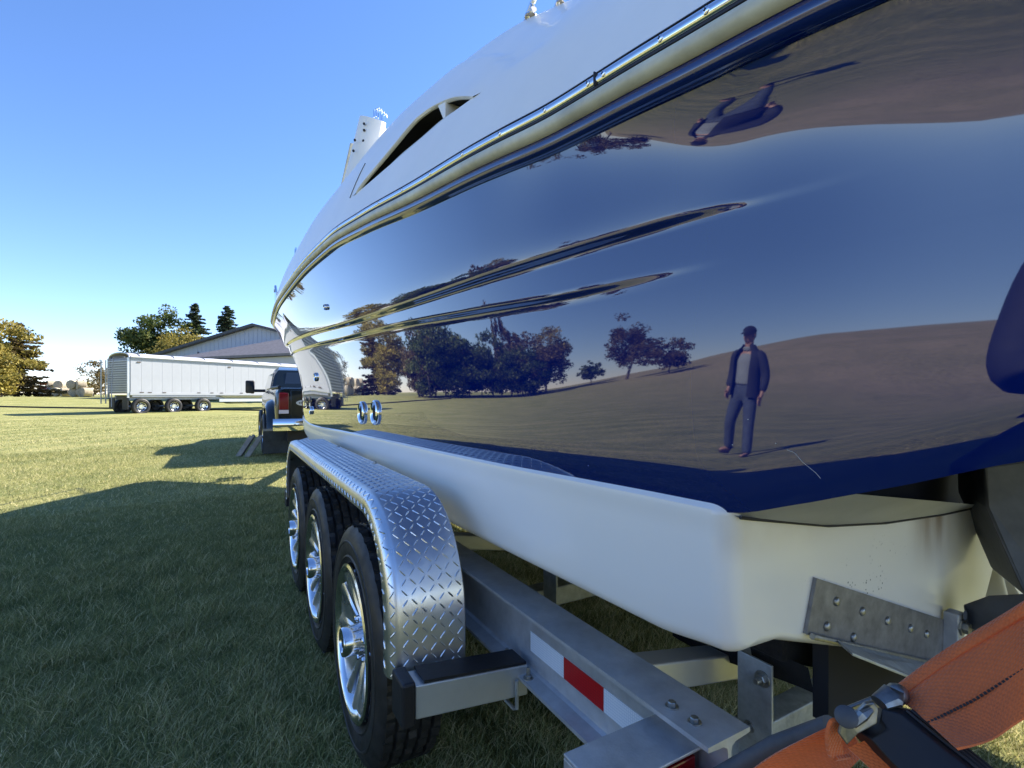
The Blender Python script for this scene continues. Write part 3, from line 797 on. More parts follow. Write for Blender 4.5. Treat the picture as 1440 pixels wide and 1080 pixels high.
def make_grain_trailer():
    d = Vector((5.4, 10.4)).normalized()
    rz = math.atan2(d.y, d.x)-R(90)
    # local: y along the trailer towards its front, x to the right; camera-side wall faces +x
    ox, oy = -23.45, 30.6
    rt = root('grain_trailer', (ox, oy, 0), rz, label='long white hopper bottom grain trailer with three axles on the lawn', cat='semi trailer')
    Wd, L = 2.45, 13.2
    zb, zt = 1.42, 3.45
    n = 22; pw = L/n
    me0 = None
    for k in range(n):                              # camera side and far side share the panel mesh
        for sx in (0, 1):
            if me0 is None:
                mb = MB().box(-.05, 0, .003, pw-.003, 0, zt-zb)
                me0 = part('side_panel', mb, 'panel', rt, smooth=False, bevel=.004); o = me0
            else:
                o = me0.copy(); COL.objects.link(o); ROOT[o.name] = rt.name
            o.location = (0 if sx == 0 else -Wd+.05, k*pw, zb)
    part('inner_wall', MB().box(-Wd+.06, -.06, .02, L-.02, zb+.02, zt-.02), 'trim_grey', rt, smooth=False)
    part('top_rail', MB().box(-.09, .03, -.03, L+.03, zt+.003, zt+.11), 'trim_grey', rt, smooth=False, bevel=.01)
    part('bottom_rail', MB().box(-.10, .025, -.03, L+.03, zb-.18, zb-.003), 'panel', rt, smooth=False, bevel=.01)
    # arched white tarp
    rows = []
    for y in np.linspace(-.02, L+.02, 40):
        rows.append([(-Wd/2+(Wd/2+.04)*math.cos(a), y, zt+.10+.34*math.sin(a)**.8+.01*math.sin(y*6)) for a in np.linspace(0.001, math.pi-.001, 14)])
    part('tarp', MB().grid(rows), 'tarp', rt)
    for k in range(7):
        y = .5+k*2.03
        part('tarp_bow', MB().tube([(-Wd/2+(Wd/2+.065)*math.cos(a), y, zt+.10+.365*math.sin(a)**.8) for a in np.linspace(.0, math.pi, 14)], .022, 6), 'trim_grey', rt)
    part('roll_tube', MB().tube([(.06, 0, zt+.14), (.06, L, zt+.14)], .05, 10), 'tarp', rt)
    # rear end wall: frame, arch and horizontal ribs
    part('rear_wall', MB().box(-Wd+.02, -.02, -.05, -.003, zb-.1, zt+.1), 'trim_grey', rt, smooth=False)
    ar = MB().tube([(-Wd/2+(Wd/2)*math.cos(a), -.06, zt+.08+.36*math.sin(a)**.8) for a in np.linspace(0, math.pi, 14)], .04, 6)
    part('end_arch', ar, 'alu_bright', rt)
    for k in range(14):
        part('rear_rib', MB().box(-Wd+.1, -.1, -.13, -.052, zb+.02+k*.145, zb+.085+k*.145), 'alu_bright', rt, smooth=False)
    for x in (-Wd+.02, -.1):
        part('corner_post', MB().box(x, x+.08, -.16, -.052, zb-.35, zt+.1), 'alu_bright', rt, smooth=False)
    part('crank_arm', MB().tube([(.1, -.35, zt+.1), (-.9, -.5, zt+.12), (-1.0, -.55, zb+.3), (-.9, -.6, .5)], .028, 6), 'trim_grey', rt)
    part('ladder', MB().box(-Wd-.04, -Wd, -.5, -.44, .7, zt).box(-Wd-.04, -Wd, -.25, -.19, .7, zt), 'alu_bright', rt, smooth=False)
    # marker lamps along the bottom rail and under the top rail
    for y in (.5, .95, 1.8, 4.0, 4.9, 5.6, 7.1, 8.0, 10.3, 11.2, 12.6):
        part('marker_lamp', MB().box(.026, .04, y, y+.22, zb-.04, zb+.01), 'rust', rt, smooth=False)
    for y in (.35, 6.2, 12.5):
        part('marker_lamp', MB().box(.003, .03, y, y+.2, zt-.2, zt-.13), 'rust', rt, smooth=False)
    # hoppers and chassis
    hp = MB()
    for y0, y1 in ((5.7, 9.3), (9.5, 13.0)):
        yc = (y0+y1)/2
        hp.hexa([(-Wd/2-.4, yc-.4, .62), (-Wd/2+.4, yc-.4, .62), (-Wd/2+.4, yc+.4, .62), (-Wd/2-.4, yc+.4, .62),
                 (-Wd+.1, y0, zb-.2), (-.1, y0, zb-.2), (-.1, y1, zb-.2), (-Wd+.1, y1, zb-.2)])
    part('hopper', hp, 'alu_bright', rt, smooth=False)
    part('chassis_beam', MB().box(-Wd+.35, -Wd+.5, .1, L, .95, zb-.19).box(-.5, -.35, .1, L, .95, zb-.19), 'trim_grey', rt, smooth=False)
    part('side_skirt', MB().box(-.12, -.06, 5.6, 9.9, .78, .98), 'alu_bright', rt, smooth=False)
    part('fender_rail', MB().box(-.06, .0, .1, 5.3, zb-.3, zb-.19), 'trim_grey', rt, smooth=False)
    part('mud_flap', MB().box(-.75, -.1, -.1, -.06, .35, 1.05), 'rubber', rt, smooth=False)
    part('mud_flap', MB().box(-Wd+.1, -Wd+.75, -.1, -.06, .35, 1.05), 'rubber', rt, smooth=False)
    part('landing_leg', MB().box(-.5, -.38, 11.9, 12.02, .02, .95).box(-.6, -.28, 11.8, 12.12, .0, .02), 'trim_grey', rt, smooth=False)
    first = None
    for y in (.62, 2.55, 4.48):
        for sx in (0, 1):
            if first is None:
                first = wh = part('wheel', wheel_mb(.51, .27, False, 40), 'rubber', rt)
                wh.location = (-.14, y, .51)
                rim = MB().lathe([(0, -.06), (.09, -.06), (.1, -.1), (.13, -.10), (.15, -.04), (.2, -.02), (.235, -.05), (.26, -.115), (.275, -.125), (.285, -.11)], ax=(1, 0, 0), n=32)
                part('rim', rim, 'alloy', wh, off=(0, 0, 0))
                nut = MB()
                for k in range(10):
                    a = k*math.pi/5
                    nut.obox((-.06, .19*math.cos(a), .19*math.sin(a)), (.02, 0, 0), (0, .028, 0), (0, 0, .028))
                part('hand_hole', nut, 'black', wh, off=(0, 0, 0), smooth=False)
                part('dark_drum_disc', MB().lathe([(0, .10), (.27, .10), (.30, .03)], ax=(1, 0, 0), n=28), 'black', wh, off=(0, 0, 0))  # black disc added to darken the inner sides of the far wheels
            else:
                wh = copy_tree(first, rt); wh.location = (-.14, y, .51)
                if sx: wh.location = (-Wd+.14, y, .51); wh.rotation_euler = (0, 0, R(180))
            # tyre of the inner dual is hidden in the shade behind
        part('axle', MB().tube([(-Wd+.2, y, .51), (-.2, y, .51)], .06, 8), 'trim_grey', rt)
    # mirror so that the outer face (-x in wheel space) looks towards +x of the trailer
    for c in rt.children:
        if c.name.startswith('wheel'):
            c.rotation_euler = (0, 0, R(180)-c.rotation_euler.z)
make_grain_trailer()

# ---------------------------------------------------------------- pickup
def make_truck():
    t0, s0 = 1.67, 9.75
    p = W(t0, s0)
    rt = root('pickup_truck', (p.x, p.y, 0), TRZ, label='black pickup truck with chrome rear bumper hitched to the boat trailer', cat='pickup')
    hw = .93
    # body as lofted cross sections along y (0 = tailgate)
    def sec(y, zt_, zb_, w, tuck=.05):
        return [(-w, y, zb_), (-w-.01, y, (zb_+zt_)/2-.05), (-w, y, zt_-.10), (-w+.03, y, zt_-.03), (-w+.09, y, zt_), (w-.09, y, zt_), (w-.03, y, zt_-.03), (w, y, zt_-.10), (w+.01, y, (zb_+zt_)/2-.05), (w, y, zb_)]
    secs = [(0, 1.27, .62, hw-.03), (.04, 1.29, .60, hw), (.5, 1.30, .58, hw), (2.0, 1.30, .58, hw), (2.05, 1.28, .5, hw), (4.3, 1.26, .5, hw), (4.9, 1.24, .5, hw-.02), (5.7, 1.15, .5, hw-.06), (5.85, 1.02, .52, hw-.12)]
    mb = MB(); rows = [sec(*q) for q in secs]
    mb.grid(rows, flip=True)
    mb.f.append(tuple(range(10))); mb.m.append(0)
    b = len(mb.v)-10; mb.f.append(tuple(b+i for i in range(10))[::-1]); mb.m.append(0)
    part('body', mb, 'truck', rt, off=(0, 0, 0), recalc=True, angle=40)
    # dually flare
    for sx in (-1, 1):
        fl = MB(); rows = []
        for a in np.linspace(-.15, math.pi+.15, 18):
            yc = 1.15+math.cos(a)*.62; zc = .42+math.sin(a)*.62
            rows.append([(sx*(hw-.01), yc, zc+.05), (sx*(hw+.09), yc, zc), (sx*(hw+.13), yc*.97+.03, zc-.06), (sx*(hw+.13), 1.15+math.cos(a)*.5, .42+math.sin(a)*.5)])
        fl.grid(rows)
        part('wheel_flare', fl, 'truck', rt, off=(0, 0, 0))
    # cab
    cab = [(2.1, 1.31, .86), (2.35, 1.72, .78), (2.7, 1.80, .74), (3.8, 1.80, .74), (4.25, 1.62, .76), (4.75, 1.28, .84)]
    mb = MB(); rows = []
    for y, z, w in cab:
        rows.append([(-.88, y, 1.25), (-w-.02, y, max(1.26, z-.12)), (-w+.06, y, z), (w-.06, y, z), (w+.02, y, max(1.26, z-.12)), (.88, y, 1.25)])
    mb.grid(rows, flip=True)
    part('cab', mb, 'truck', rt, off=(0, 0, 0), recalc=True)
    part('rear_window', MB().hexa([(-.62, 2.135, 1.36), (.62, 2.135, 1.36), (.62, 2.2, 1.36), (-.62, 2.2, 1.36), (-.56, 2.30, 1.67), (.56, 2.30, 1.67), (.56, 2.36, 1.67), (-.56, 2.36, 1.67)]), 'glass', rt, off=(0, 0, 0), smooth=False)
    for sx in (-1, 1):
        part('side_window', MB().hexa([(sx*.86, 2.45, 1.32), (sx*.88, 2.45, 1.32), (sx*.88, 4.4, 1.32), (sx*.86, 4.4, 1.32), (sx*.79, 2.55, 1.66), (sx*.81, 2.55, 1.66), (sx*.81, 4.1, 1.66), (sx*.79, 4.1, 1.66)]), 'glass', rt, off=(0, 0, 0), smooth=False, recalc=True)
        mr = part('wing_mirror', MB().box(sx*1.22-.10, sx*1.22+.10, 4.0, 4.09, 1.22, 1.53), 'black', rt, off=(0, 0, 0), bevel=.03)
        part('mirror_glass', MB().box(sx*1.22-.08, sx*1.22+.08, 3.985, 3.999, 1.25, 1.50), 'glass', mr, off=(0, 0, 0), smooth=False)
        part('mirror_arm', MB().tube([(sx*.88, 4.05, 1.28), (sx*1.14, 4.05, 1.28)], .04, 6), 'black', rt, off=(0, 0, 0))
        tl = part('tail_lamp', MB().hexa([(sx*.90, -.03, .90), (sx*.74, -.03, .90), (sx*.74, .0, .90), (sx*.90, .0, .90), (sx*.90, -.03, 1.20), (sx*.74, -.03, 1.20), (sx*.74, .0, 1.20), (sx*.90, .0, 1.20)]), 'tail', rt, off=(0, 0, 0), smooth=False, bevel=.01, recalc=True)
        part('reverse_lamp', MB().box(min(sx*.9, sx*.74), max(sx*.9, sx*.74), -.031, 0.0, .83, .895), 'tail_clear', tl, off=(0, 0, 0), smooth=False)
        part('mud_flap', MB().box(min(sx*1.12, sx*.66), max(sx*1.12, sx*.70), .44, .47, .08, .52), 'flap', rt, off=(0, 0, 0), smooth=False, bevel=.01)
        part('mud_flap_trim', MB().box(min(sx*1.12, sx*.66), max(sx*1.12, sx*.70), .425, .438, .50, .54), 'trim_grey', rt, off=(0, 0, 0), smooth=False)
    part('tailgate', MB().box(-.71, .71, -.025, .0, .72, 1.25), 'truck', rt, off=(0, 0, 0), bevel=.012)
    # a silver oval badge on the tailgate, with its small dark lettering strokes
    el = MB().add([(-.50+.12*math.cos(a), -.032, 1.02+.05*math.sin(a)) for a in np.linspace(0, 2*math.pi, 20)[:-1]], [tuple(range(19))])
    for i in range(19): pass
    el = MB(); ring = [(-.50+.12*math.cos(a), 1.02+.05*math.sin(a)) for a in np.linspace(0, 2*math.pi, 21)[:-1]]
    el.add([(x, -.026, z) for x, z in ring]+[(x, -.036, z) for x, z in ring], [tuple(range(20, 40))]+[(i, i+20, (i+1) % 20+20, (i+1) % 20) for i in range(20)])
    em = part('badge', el, 'emblem', rt, off=(0, 0, 0), smooth=False, recalc=True)
    lt = MB()
    for k in range(5): lt.box(-.57+k*.028, -.555+k*.028, -.040, -.0365, 1.005, 1.035)
    part('badge_lettering', lt, 'black', em, off=(0, 0, 0), smooth=False)
    # bumper
    rows = []
    for x in np.linspace(-1.0, 1.0, 22):
        yb = -.20+.10*abs(x)**3
        rows.append([(x, yb+.09, .72), (x, yb+.02, .74), (x, yb, .71), (x, yb-.01, .62), (x, yb+.01, .53), (x, yb+.06, .51), (x, yb+.09, .52)])
    mbp = MB().grid(rows, close_v=True)
    mbp.f.append(tuple(range(7))); mbp.m.append(0); b = len(mbp.v)-7; mbp.f.append(tuple(b+i for i in range(7))); mbp.m.append(0)
    part('bumper', mbp, 'chrome', rt, off=(0, 0, 0), recalc=True)
    part('number_plate_recess', MB().box(-.2, .2, -.222, -.212, .56, .68), 'black', rt, off=(0, 0, 0), smooth=False)
    part('underbody', MB().box(-.75, .75, .1, 5.4, .32, .57), 'black', rt, off=(0, 0, 0), smooth=False)
    first = None
    for y in (1.15, 4.75):
        for sx in (-1, 1):
            x = sx*(.86 if y > 2 else .98)
            if first is None:
                first = wh = part('wheel', wheel_mb(.40, .26, False, 40), 'rubber', rt, off=(0, 0, 0))
                part('rim', MB().lathe([(0, -.1), (.06, -.1), (.08, -.02), (.18, -.02), (.21, -.09), (.235, -.11)], ax=(1, 0, 0), n=28), 'alloy', wh, off=(0, 0, 0))
            else: wh = copy_tree(first, rt)
            wh.location = (x, y, .40)
            wh.rotation_euler = (0, 0, 0 if sx < 0 else R(180))
    # black cap along the left bed rail
    part('bed_rail_cap', MB().tube([(-hw+.05, .1, 1.305), (-hw+.05, 2.0, 1.315)], .03, 8), 'black', rt, off=(0, 0, 0))
    part('hitch', MB().box(-.06, .06, -.32, .1, .40, .50), 'black', rt, off=(0, 0, 0), smooth=False)
make_truck()

# two boards leaning against the truck's rear wheel
def make_ramps():
    for k, (px, Y, lb) in enumerate([(338, 9.55, 'weathered grey ramp board leaning left of the truck wheel, left of two'), (349, 9.4, 'paler ramp board leaning against the truck rear wheel, right of two')]):
        X = (px-720)/700*Y
        mb = MB().obox((.12, 0, .20), (.115, .02, .19), (-.02, .10, 0), (-.016, 0, .010))
        mb.obox((.10, -.085, .19), (.115, .02, .19), (0, .012, 0), (-.028, 0, .018))
        mb.obox((.10, .085, .19), (.115, .02, .19), (0, .012, 0), (-.028, 0, .018))
        single('ramp_board', mb, 'plank', (X, Y, 0.0), R(10+6*k), label=lb, cat='ramp board', group='ramp boards beside the truck', smooth=False)
make_ramps()
# ---------------------------------------------------------------- the boat
BB = (CL, 4.0, 0.0)
bp = W(CL, 4.0)
boat = root('motor_boat', (bp.x, bp.y, 0.0), TRZ, label='navy blue and white motor cruiser on an aluminium trailer', cat='boat', author=BB)

SG = list(np.linspace(-.3, .2, 11)) + list(np.linspace(.2, 2.2, 84))[1:] + list(np.linspace(2.2, 4.5, 40))[1:] + list(np.linspace(4.5, 8.7, 66))[1:]
def mirror(rows): return [[(2*CL-p[0], p[1], p[2]) for p in r] for r in rows]
def stern_cols(col, depth=.22, n=9):
    """carry a station round the quarter to the centreline"""
    out = []
    for k in range(n, 0, -1):
        a = math.pi/2*k/n
        out.append([(p[0]+(CL-p[0])*(1-math.cos(a))**.9, p[1]-depth*math.sin(a)**.8, p[2]) for p in col])
    return out

def make_hull():
    rows = [[hull(sg, w) for w in wrows(sg)] for sg in SG]
    full = stern_cols(rows[0]) + rows
    mb = MB(); mb.grid(full, flip=False); mb.grid(mirror(full), flip=True)
    part('hull_side', mb, hull_mat(), boat, angle=180, label='mirror polished navy blue hull side')
    # cove: vertical lip under the rub rail, ledge facing down
    def lip(sg):
        k = (1 if sg < 8 else (8.7-sg)/.7)
        t, z, s = f_tr(sg), f_zr(sg), s_of(sg, 1)
        return [(t+.03*k, s, z-.048), (t+.024*k, s, z-.0475), (t+.014*k, s, z-.040), (t+.009*k, s, z-.034), (t+.008*k, s, z-.028), (t+.0085*k, s, z-.018), (t+.012*k, s, z-.013)]
    r2 = [lip(sg) for sg in SG]; full2 = stern_cols(r2[0])+r2
    mb = MB(); mb.grid(full2); mb.grid(mirror(full2), flip=True)
    part('hull_cove', mb, 'navy', boat, angle=60)
    # rub rail: cream rubber half round with dark grooves and stainless strip above
    def prof(sg, pts):
        t, z, s = f_tr(sg), f_zr(sg), s_of(sg, 1)
        k = 1 if sg < 8.5 else max(.2, (8.7-sg)/.2)
        return [(t+dx*k, s, z+dz) for dx, dz in pts]
    def sweep(name, pts, m, label=None, lo=-.3, hi=8.7):
        sg_ = [q for q in SG if lo <= q <= hi]
        r_ = [prof(q, pts) for q in sg_]
        if lo <= -.3: r_ = stern_cols(r_[0])+r_
        b_ = MB(); b_.grid(r_); b_.grid(mirror(r_), flip=True)
        return part(name, b_, m, boat, angle=40, label=label)
    half = [(.014-.021*math.cos(a), .0002+.0178*math.sin(a)) for a in np.linspace(-math.pi/2, math.pi/2, 12)]
    rr = sweep('rub_rail', half, 'cream', label='aged cream rubber rub rail')
    sweep('rail_groove', [(.016, .0165), (.004, .019), (.004, .0225), (.016, .023)], 'seam')
    sweep('rail_groove', [(.020, -.0125), (.008, -.0150), (.008, -.0172), (.020, -.0175)], 'seam')
    ch = [(.012-.011*math.cos(a), .034+.0115*math.sin(a)) for a in np.linspace(-math.pi/2, math.pi/2, 9)]
    st = sweep('rail_strip', ch, 'chrome', label='stainless steel strip above the rub rail')
    sweep('rail_seam', [(.014, .0455), (.007, .0475), (.010, .051), (.018, .052)], 'seam')
    # screws and the butt joint of the strip
    k = 0
    for sg in [.455, .535, .66, .70, .83, .99, 1.17, 1.37, 1.6, 1.85, 2.15, 2.5, 2.9, 3.3, 3.8]:
        t, z, s = f_tr(sg), f_zr(sg), s_of(sg, 1)
        q = MB().lathe([(0, -.0022), (.0028, -.0022), (.0052, -.0008), (.0056, .001)], (t+.001, s, z+.034), (1, 0, 0), 14)
        sc = part('screw', q, 'chrome', boat, off=BB)
        x = MB().box(t-.0017, t-.0010, s-.0026, s+.0026, z+.0334, z+.0346).box(t-.0018, t-.0011, s-.0006, s+.0006, z+.0314, z+.0366)
        part('screw_slot', x, 'seam', sc, smooth=False)
    t, z, s = f_tr(.682), f_zr(.682), .682
    part('strip_joint', MB().box(t-.0008, t+.012, s-.0012, s+.0012, z+.0225, z+.0458), 'seam', boat, smooth=False)

def hull_mat():
    m = M['navy']
    return m

def gel_mat():
    """white gelcoat with brown run-off stains and specks near the transom"""
    m = mat('stained_white_gelcoat', (0.74, 0.76, 0.75), 0.3, coat=0.25)
    nt = m.node_tree; L = nt.links.new; b = nt.nodes['Principled BSDF']
    tc = N(m, 'ShaderNodeTexCoord')
    def noise(sc, scale=(1, 1, 1), det=5):
        mp = N(m, 'ShaderNodeMapping'); mp.inputs['Scale'].default_value = scale; L(tc.outputs['Object'], mp.inputs[0])
        n = N(m, 'ShaderNodeTexNoise'); n.inputs['Scale'].default_value = sc; n.inputs['Detail'].default_value = det; L(mp.outputs[0], n.inputs[0]); return n.outputs['Fac']
    def M2(op, a, c=0.0):
        x = N(m, 'ShaderNodeMath'); x.operation = op
        for i, q in enumerate((a, c)):
            if hasattr(q, 'links'): L(q, x.inputs[i])
            else: x.inputs[i].default_value = q
        return x.outputs[0]
    def rng_(v, a, c):
        x = N(m, 'ShaderNodeMapRange'); x.interpolation_type = 'SMOOTHSTEP'; x.inputs['From Min'].default_value = a; x.inputs['From Max'].default_value = c; L(v, x.inputs['Value']); return x.outputs[0]
    sp = N(m, 'ShaderNodeSeparateXYZ'); L(tc.outputs['Object'], sp.inputs[0])
    X, Yc, Z = sp.outputs
    # transom at y = .484-4, x = t-1.63
    onT = rng_(Yc, -3.48, -3.51)
    def blob(x0, wx, z1, z0):
        a = rng_(M2('ABSOLUTE', M2('SUBTRACT', X, x0)), wx, 0); c = rng_(Z, z0, z1); return M2('MULTIPLY', a, c)
    streak = noise(9, (3, 3, .5))
    st = M2('MULTIPLY', M2('MULTIPLY', blob(-.31, .13, .89, .74), streak), 1.6)
    st2 = M2('MULTIPLY', blob(-.22, .06, .60, .76), .9)
    st3 = M2('MULTIPLY', M2('MULTIPLY', rng_(Z, .86, .93), noise(12)), .35)
    f = M2('MULTIPLY', M2('ADD', M2('ADD', st, st3), 0), onT)
    mx = N(m, 'ShaderNodeMix'); mx.data_type = 'RGBA'; L(f, mx.inputs[0]); mx.inputs[6].default_value = (.90, .88, .83, 1); mx.inputs[7].default_value = (.22, .13, .05, 1)
    # black specks and a soft dark patch at the trim tab corner
    sp_n = N(m, 'ShaderNodeTexVoronoi'); sp_n.inputs['Scale'].default_value = 130; L(tc.outputs['Object'], sp_n.inputs[0])
    dots = M2('MULTIPLY', rng_(sp_n.outputs['Distance'], .30, .18), rng_(noise(22), .52, .62))
    area = M2('MULTIPLY', rng_(M2('ABSOLUTE', M2('SUBTRACT', X, -.60)), .22, .06), rng_(M2('ABSOLUTE', M2('SUBTRACT', Z, .75)), .13, .03))
    dots = M2('MULTIPLY', M2('MULTIPLY', dots, area), onT)
    dark_patch = M2('MULTIPLY', M2('MULTIPLY', rng_(M2('ABSOLUTE', M2('SUBTRACT', X, -.235)), .075, .0), rng_(M2('ABSOLUTE', M2('SUBTRACT', Z, .66)), .10, .0)), M2('MULTIPLY', onT, .75))
    d2 = M2('MAXIMUM', M2('MULTIPLY', dots, .9), dark_patch)
    mx2 = N(m, 'ShaderNodeMix'); mx2.data_type = 'RGBA'; L(d2, mx2.inputs[0]); L(mx.outputs[2], mx2.inputs[6]); mx2.inputs[7].default_value = (.03, .028, .025, 1)
    # faint water marks everywhere
    wm = rng_(noise(4, (1, 1, 2)), .45, .7)
    mx3 = N(m, 'ShaderNodeMix'); mx3.data_type = 'RGBA'; L(M2('MULTIPLY', wm, .02), mx3.inputs[0]); L(mx2.outputs[2], mx3.inputs[6]); mx3.inputs[7].default_value = (.78, .80, .79, 1)
    L(mx3.outputs[2], b.inputs['Base Color'])
    L(M2('ADD', M2('MULTIPLY', noise(2), .06), .26), b.inputs['Roughness'])
    return m

f_zb = pchip([.4, .5, .65, 1.5, 3, 4.2, 5.5, 7, 8.7], [.731, .731, .716, .716, .720, .738, .80, .95, 1.2])
f_zk = pchip([.4, 3, 5, 7, 8.7], [.50, .50, .55, .85, 1.18])
def make_bottom():
    TS_ = .484
    def sect(sg):
        tc, zc, zb, zk = f_tc(sg), f_zc(sg), f_zb(sg), f_zk(sg)
        k = ss((8.7-sg)/1.2)
        s = s_of(sg, 0)
        t = lambda d: tc+(CL-tc)*(d/ .99) if sg > 4.5 else tc+d
        zt_ = .80 + (zk-.80)*ss((sg-1.5)/3)
        kt = 1.455 + (CL-.02-1.455)*ss((sg-1.5)/3)
        q = [(tc+.012, s, zc+.012), (tc+.002, s, zc+.003), (tc+.001, s, zc-.006), (tc+.004*k, s, zc-.018)]
        for f in (.15, .3, .45, .6, .75, .88):
            q.append((tc+(.004+.006*f*f)*k, s, zc-.018+(zb+.035-zc+.018)*f))
        for a in np.linspace(0, math.pi/2, 8):
            q.append((tc+(.012+.034*(1-math.cos(a)))*k, s, zb+.034-.034*math.sin(a)))
        q.append((tc+.136*k, s, zb-.002))
        q.append((tc+(max(kt, tc+.15*k)-tc)*.62, s, zb+(zk-zb)*.5))
        q.append((max(kt, tc), s, zk)); q.append((CL, s, zt_ if sg < 8.69 else zk))
        return q
    sgs = [q for q in SG if q > TS_+.045]
    base = sect(TS_+.036)
    cols = []
    for a in np.linspace(math.pi/2, 0, 9):
        c = []
        for i, p in enumerate(base):
            r_ = .036 if i >= 2 else .03
            up = r_*(1-math.sin(a+1e-9)) if False else .036*(1-math.cos(a))
            t_ = p[0] + up; z_ = p[2]
            if 11 <= i <= 18: z_ = p[2]+up*.8*(i-10)/8
            if i > 17: t_ = p[0]; z_ = p[2]+up*.6
            c.append((t_, TS_+.036-.036*math.sin(a), z_))
        cols.append(c)
    rows = cols + [sect(q) for q in sgs]
    gm = gel_mat()
    mb = MB(); mb.grid(rows); mb.grid(mirror(rows), flip=True)
    part('hull_bottom', mb, gm, boat, angle=40, label='white lower hull')
    # transom face
    e = rows[0]
    right = [(1.585, TS_, .866), (1.688, TS_, .759)]
    top = [(1.35, TS_, .872), (1.1, TS_, .885), (.9, TS_, .905), (.72, TS_, .937)]
    loop = [e[i] for i in range(2, len(e)-1)] + [(1.46, TS_, .535), (1.60, TS_, .64), right[1], right[0]] + top
    mb = MB(); n = len(loop); th = .04
    loop = [(p[0], TS_, p[2]) for p in loop]
    mb.add(loop + [(p[0], TS_+th, p[2]) for p in loop], [tuple(range(n))] + [(i, i+n, (i+1) % n+n, (i+1) % n) for i in range(n)])
    part('transom', mb, gm, boat, smooth=False, recalc=True, label='white transom face with brown run-off stains')
    part('transom', MB().add([(2*CL-p[0]+.12, p[1], p[2]) for p in mb.v], mb.f), gm, boat, smooth=False, recalc=True)
    # swim platform underside
    tl = [(.665, TS_-.004, .948)] + [(p[0], TS_-.004, p[2]+.001) for p in top[::-1]] + [(1.585, TS_-.004, .868)]
    bl = []
    for k in range(len(tl)):
        sg = .50-.17*k/(len(tl)-1)
        h = hull(sg, 0.0)
        bl.append((h[0]+.003, h[1], h[2]+.003))
    under = []
    for a, b_ in zip(tl, bl):
        under.append([Vector(a).lerp(Vector(b_), f)for f in np.linspace(0, 1, 6)])
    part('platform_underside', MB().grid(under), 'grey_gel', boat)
    ed = [Vector(p) for p in tl]
    part('transom_edge_strip', MB().tube([p+Vector((0, -.002, .001)) for p in ed], .0028, 6), 'seam', boat)
    # dark platform bottom, further aft
    pb = []
    for sg in np.linspace(.33, -.3, 11):
        h = hull(sg, 0.0)
        pb.append([(h[0]+.003, h[1], h[2]+.002), (CL-.2, h[1]-.02, h[2]+.03), (CL, h[1]-.02, h[2]+.03)])
    q = MB().grid(pb); q.grid(mirror(pb), flip=True)
    part('platform_bottom', q, 'navy_dull', boat)
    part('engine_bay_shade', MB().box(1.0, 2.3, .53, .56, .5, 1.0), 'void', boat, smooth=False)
    # trim tab with mounting plate, fasteners and hinge
    y = TS_-.007
    A = Vector((.835, y, .735)); B = Vector((1.355, y, .545)); up = Vector((.030, 0, .088))
    pl = MB(); c4 = [A, B, B+up, A+up]
    pl.add([p for p in c4]+[p+Vector((0, .0065, 0)) for p in c4], [(0, 1, 2, 3), (7, 6, 5, 4), (0, 4, 5, 1), (1, 5, 6, 2), (2, 6, 7, 3), (3, 7, 4, 0)])
    tp = part('trim_tab_plate', pl, 'galv_dark', boat, smooth=False, recalc=True)
    D = (B-A)
    for f, u in ((.13, .70), (.30, .66), (.48, .62), (.66, .60), (.80, .58), (.10, .22), (.27, .14)):
        c = A+D*f+up*u
        part('rivet', MB().ball(tuple(c+Vector((0, -.001, 0))), .0085, .005, .0085, 12, 6), 'steel', tp)
    tb = MB()
    C0, C1 = A+D*.16+Vector((0, -.002, .004)), B+Vector((-.02, -.002, .008))
    a0, a1 = A+Vector((.01, -.065, -.004)), B+Vector((-.10, -.12, -.005))
    dn = Vector((0, 0, -.005))
    tb.add([C0, C1, a1, a0, C0+dn, C1+dn, a1+dn, a0+dn], [(0, 1, 2, 3), (7, 6, 5, 4), (0, 4, 5, 1), (1, 5, 6, 2), (2, 6, 7, 3), (3, 7, 4, 0)])
    part('trim_tab', tb, 'galv', boat, smooth=False, recalc=True, bevel=.001)
    hg = part('hinge', MB().tube([A+Vector((.005, -.006, -.002)), B+Vector((0, -.006, 0))], .005, 8), 'steel', boat)
    # actuator bracket and flattened ram
    br = B+up*.5+Vector((-.005, -.012, .02))
    ab = part('ram_bracket', MB().obox(br, (.016, 0, .0), (0, .014, 0), (.004, 0, .055)), 'alu', boat, smooth=False, bevel=.003)
    for dz in (-.03, .028):
        part('bolt', MB().lathe([(0, -.014), (.012, -.014), (.012, -.004), (.018, -.004), (.018, 0)], tuple(br+Vector((0, -.014, dz))), (0, 1, 0), 6), 'steel', ab, smooth=False)
    P0 = br+Vector((.0, -.02, .055))
    pts = [P0, at(1362, 868, 1.08), at(1400, 862, 1.02), at(1440, 858, .97), at(1500, 850, .93)]
    part('trim_ram', MB().tube(pts, [.010, .026, .034, .030, .022], 14, sx=.35, sy=1.0), 'dark_metal', boat)

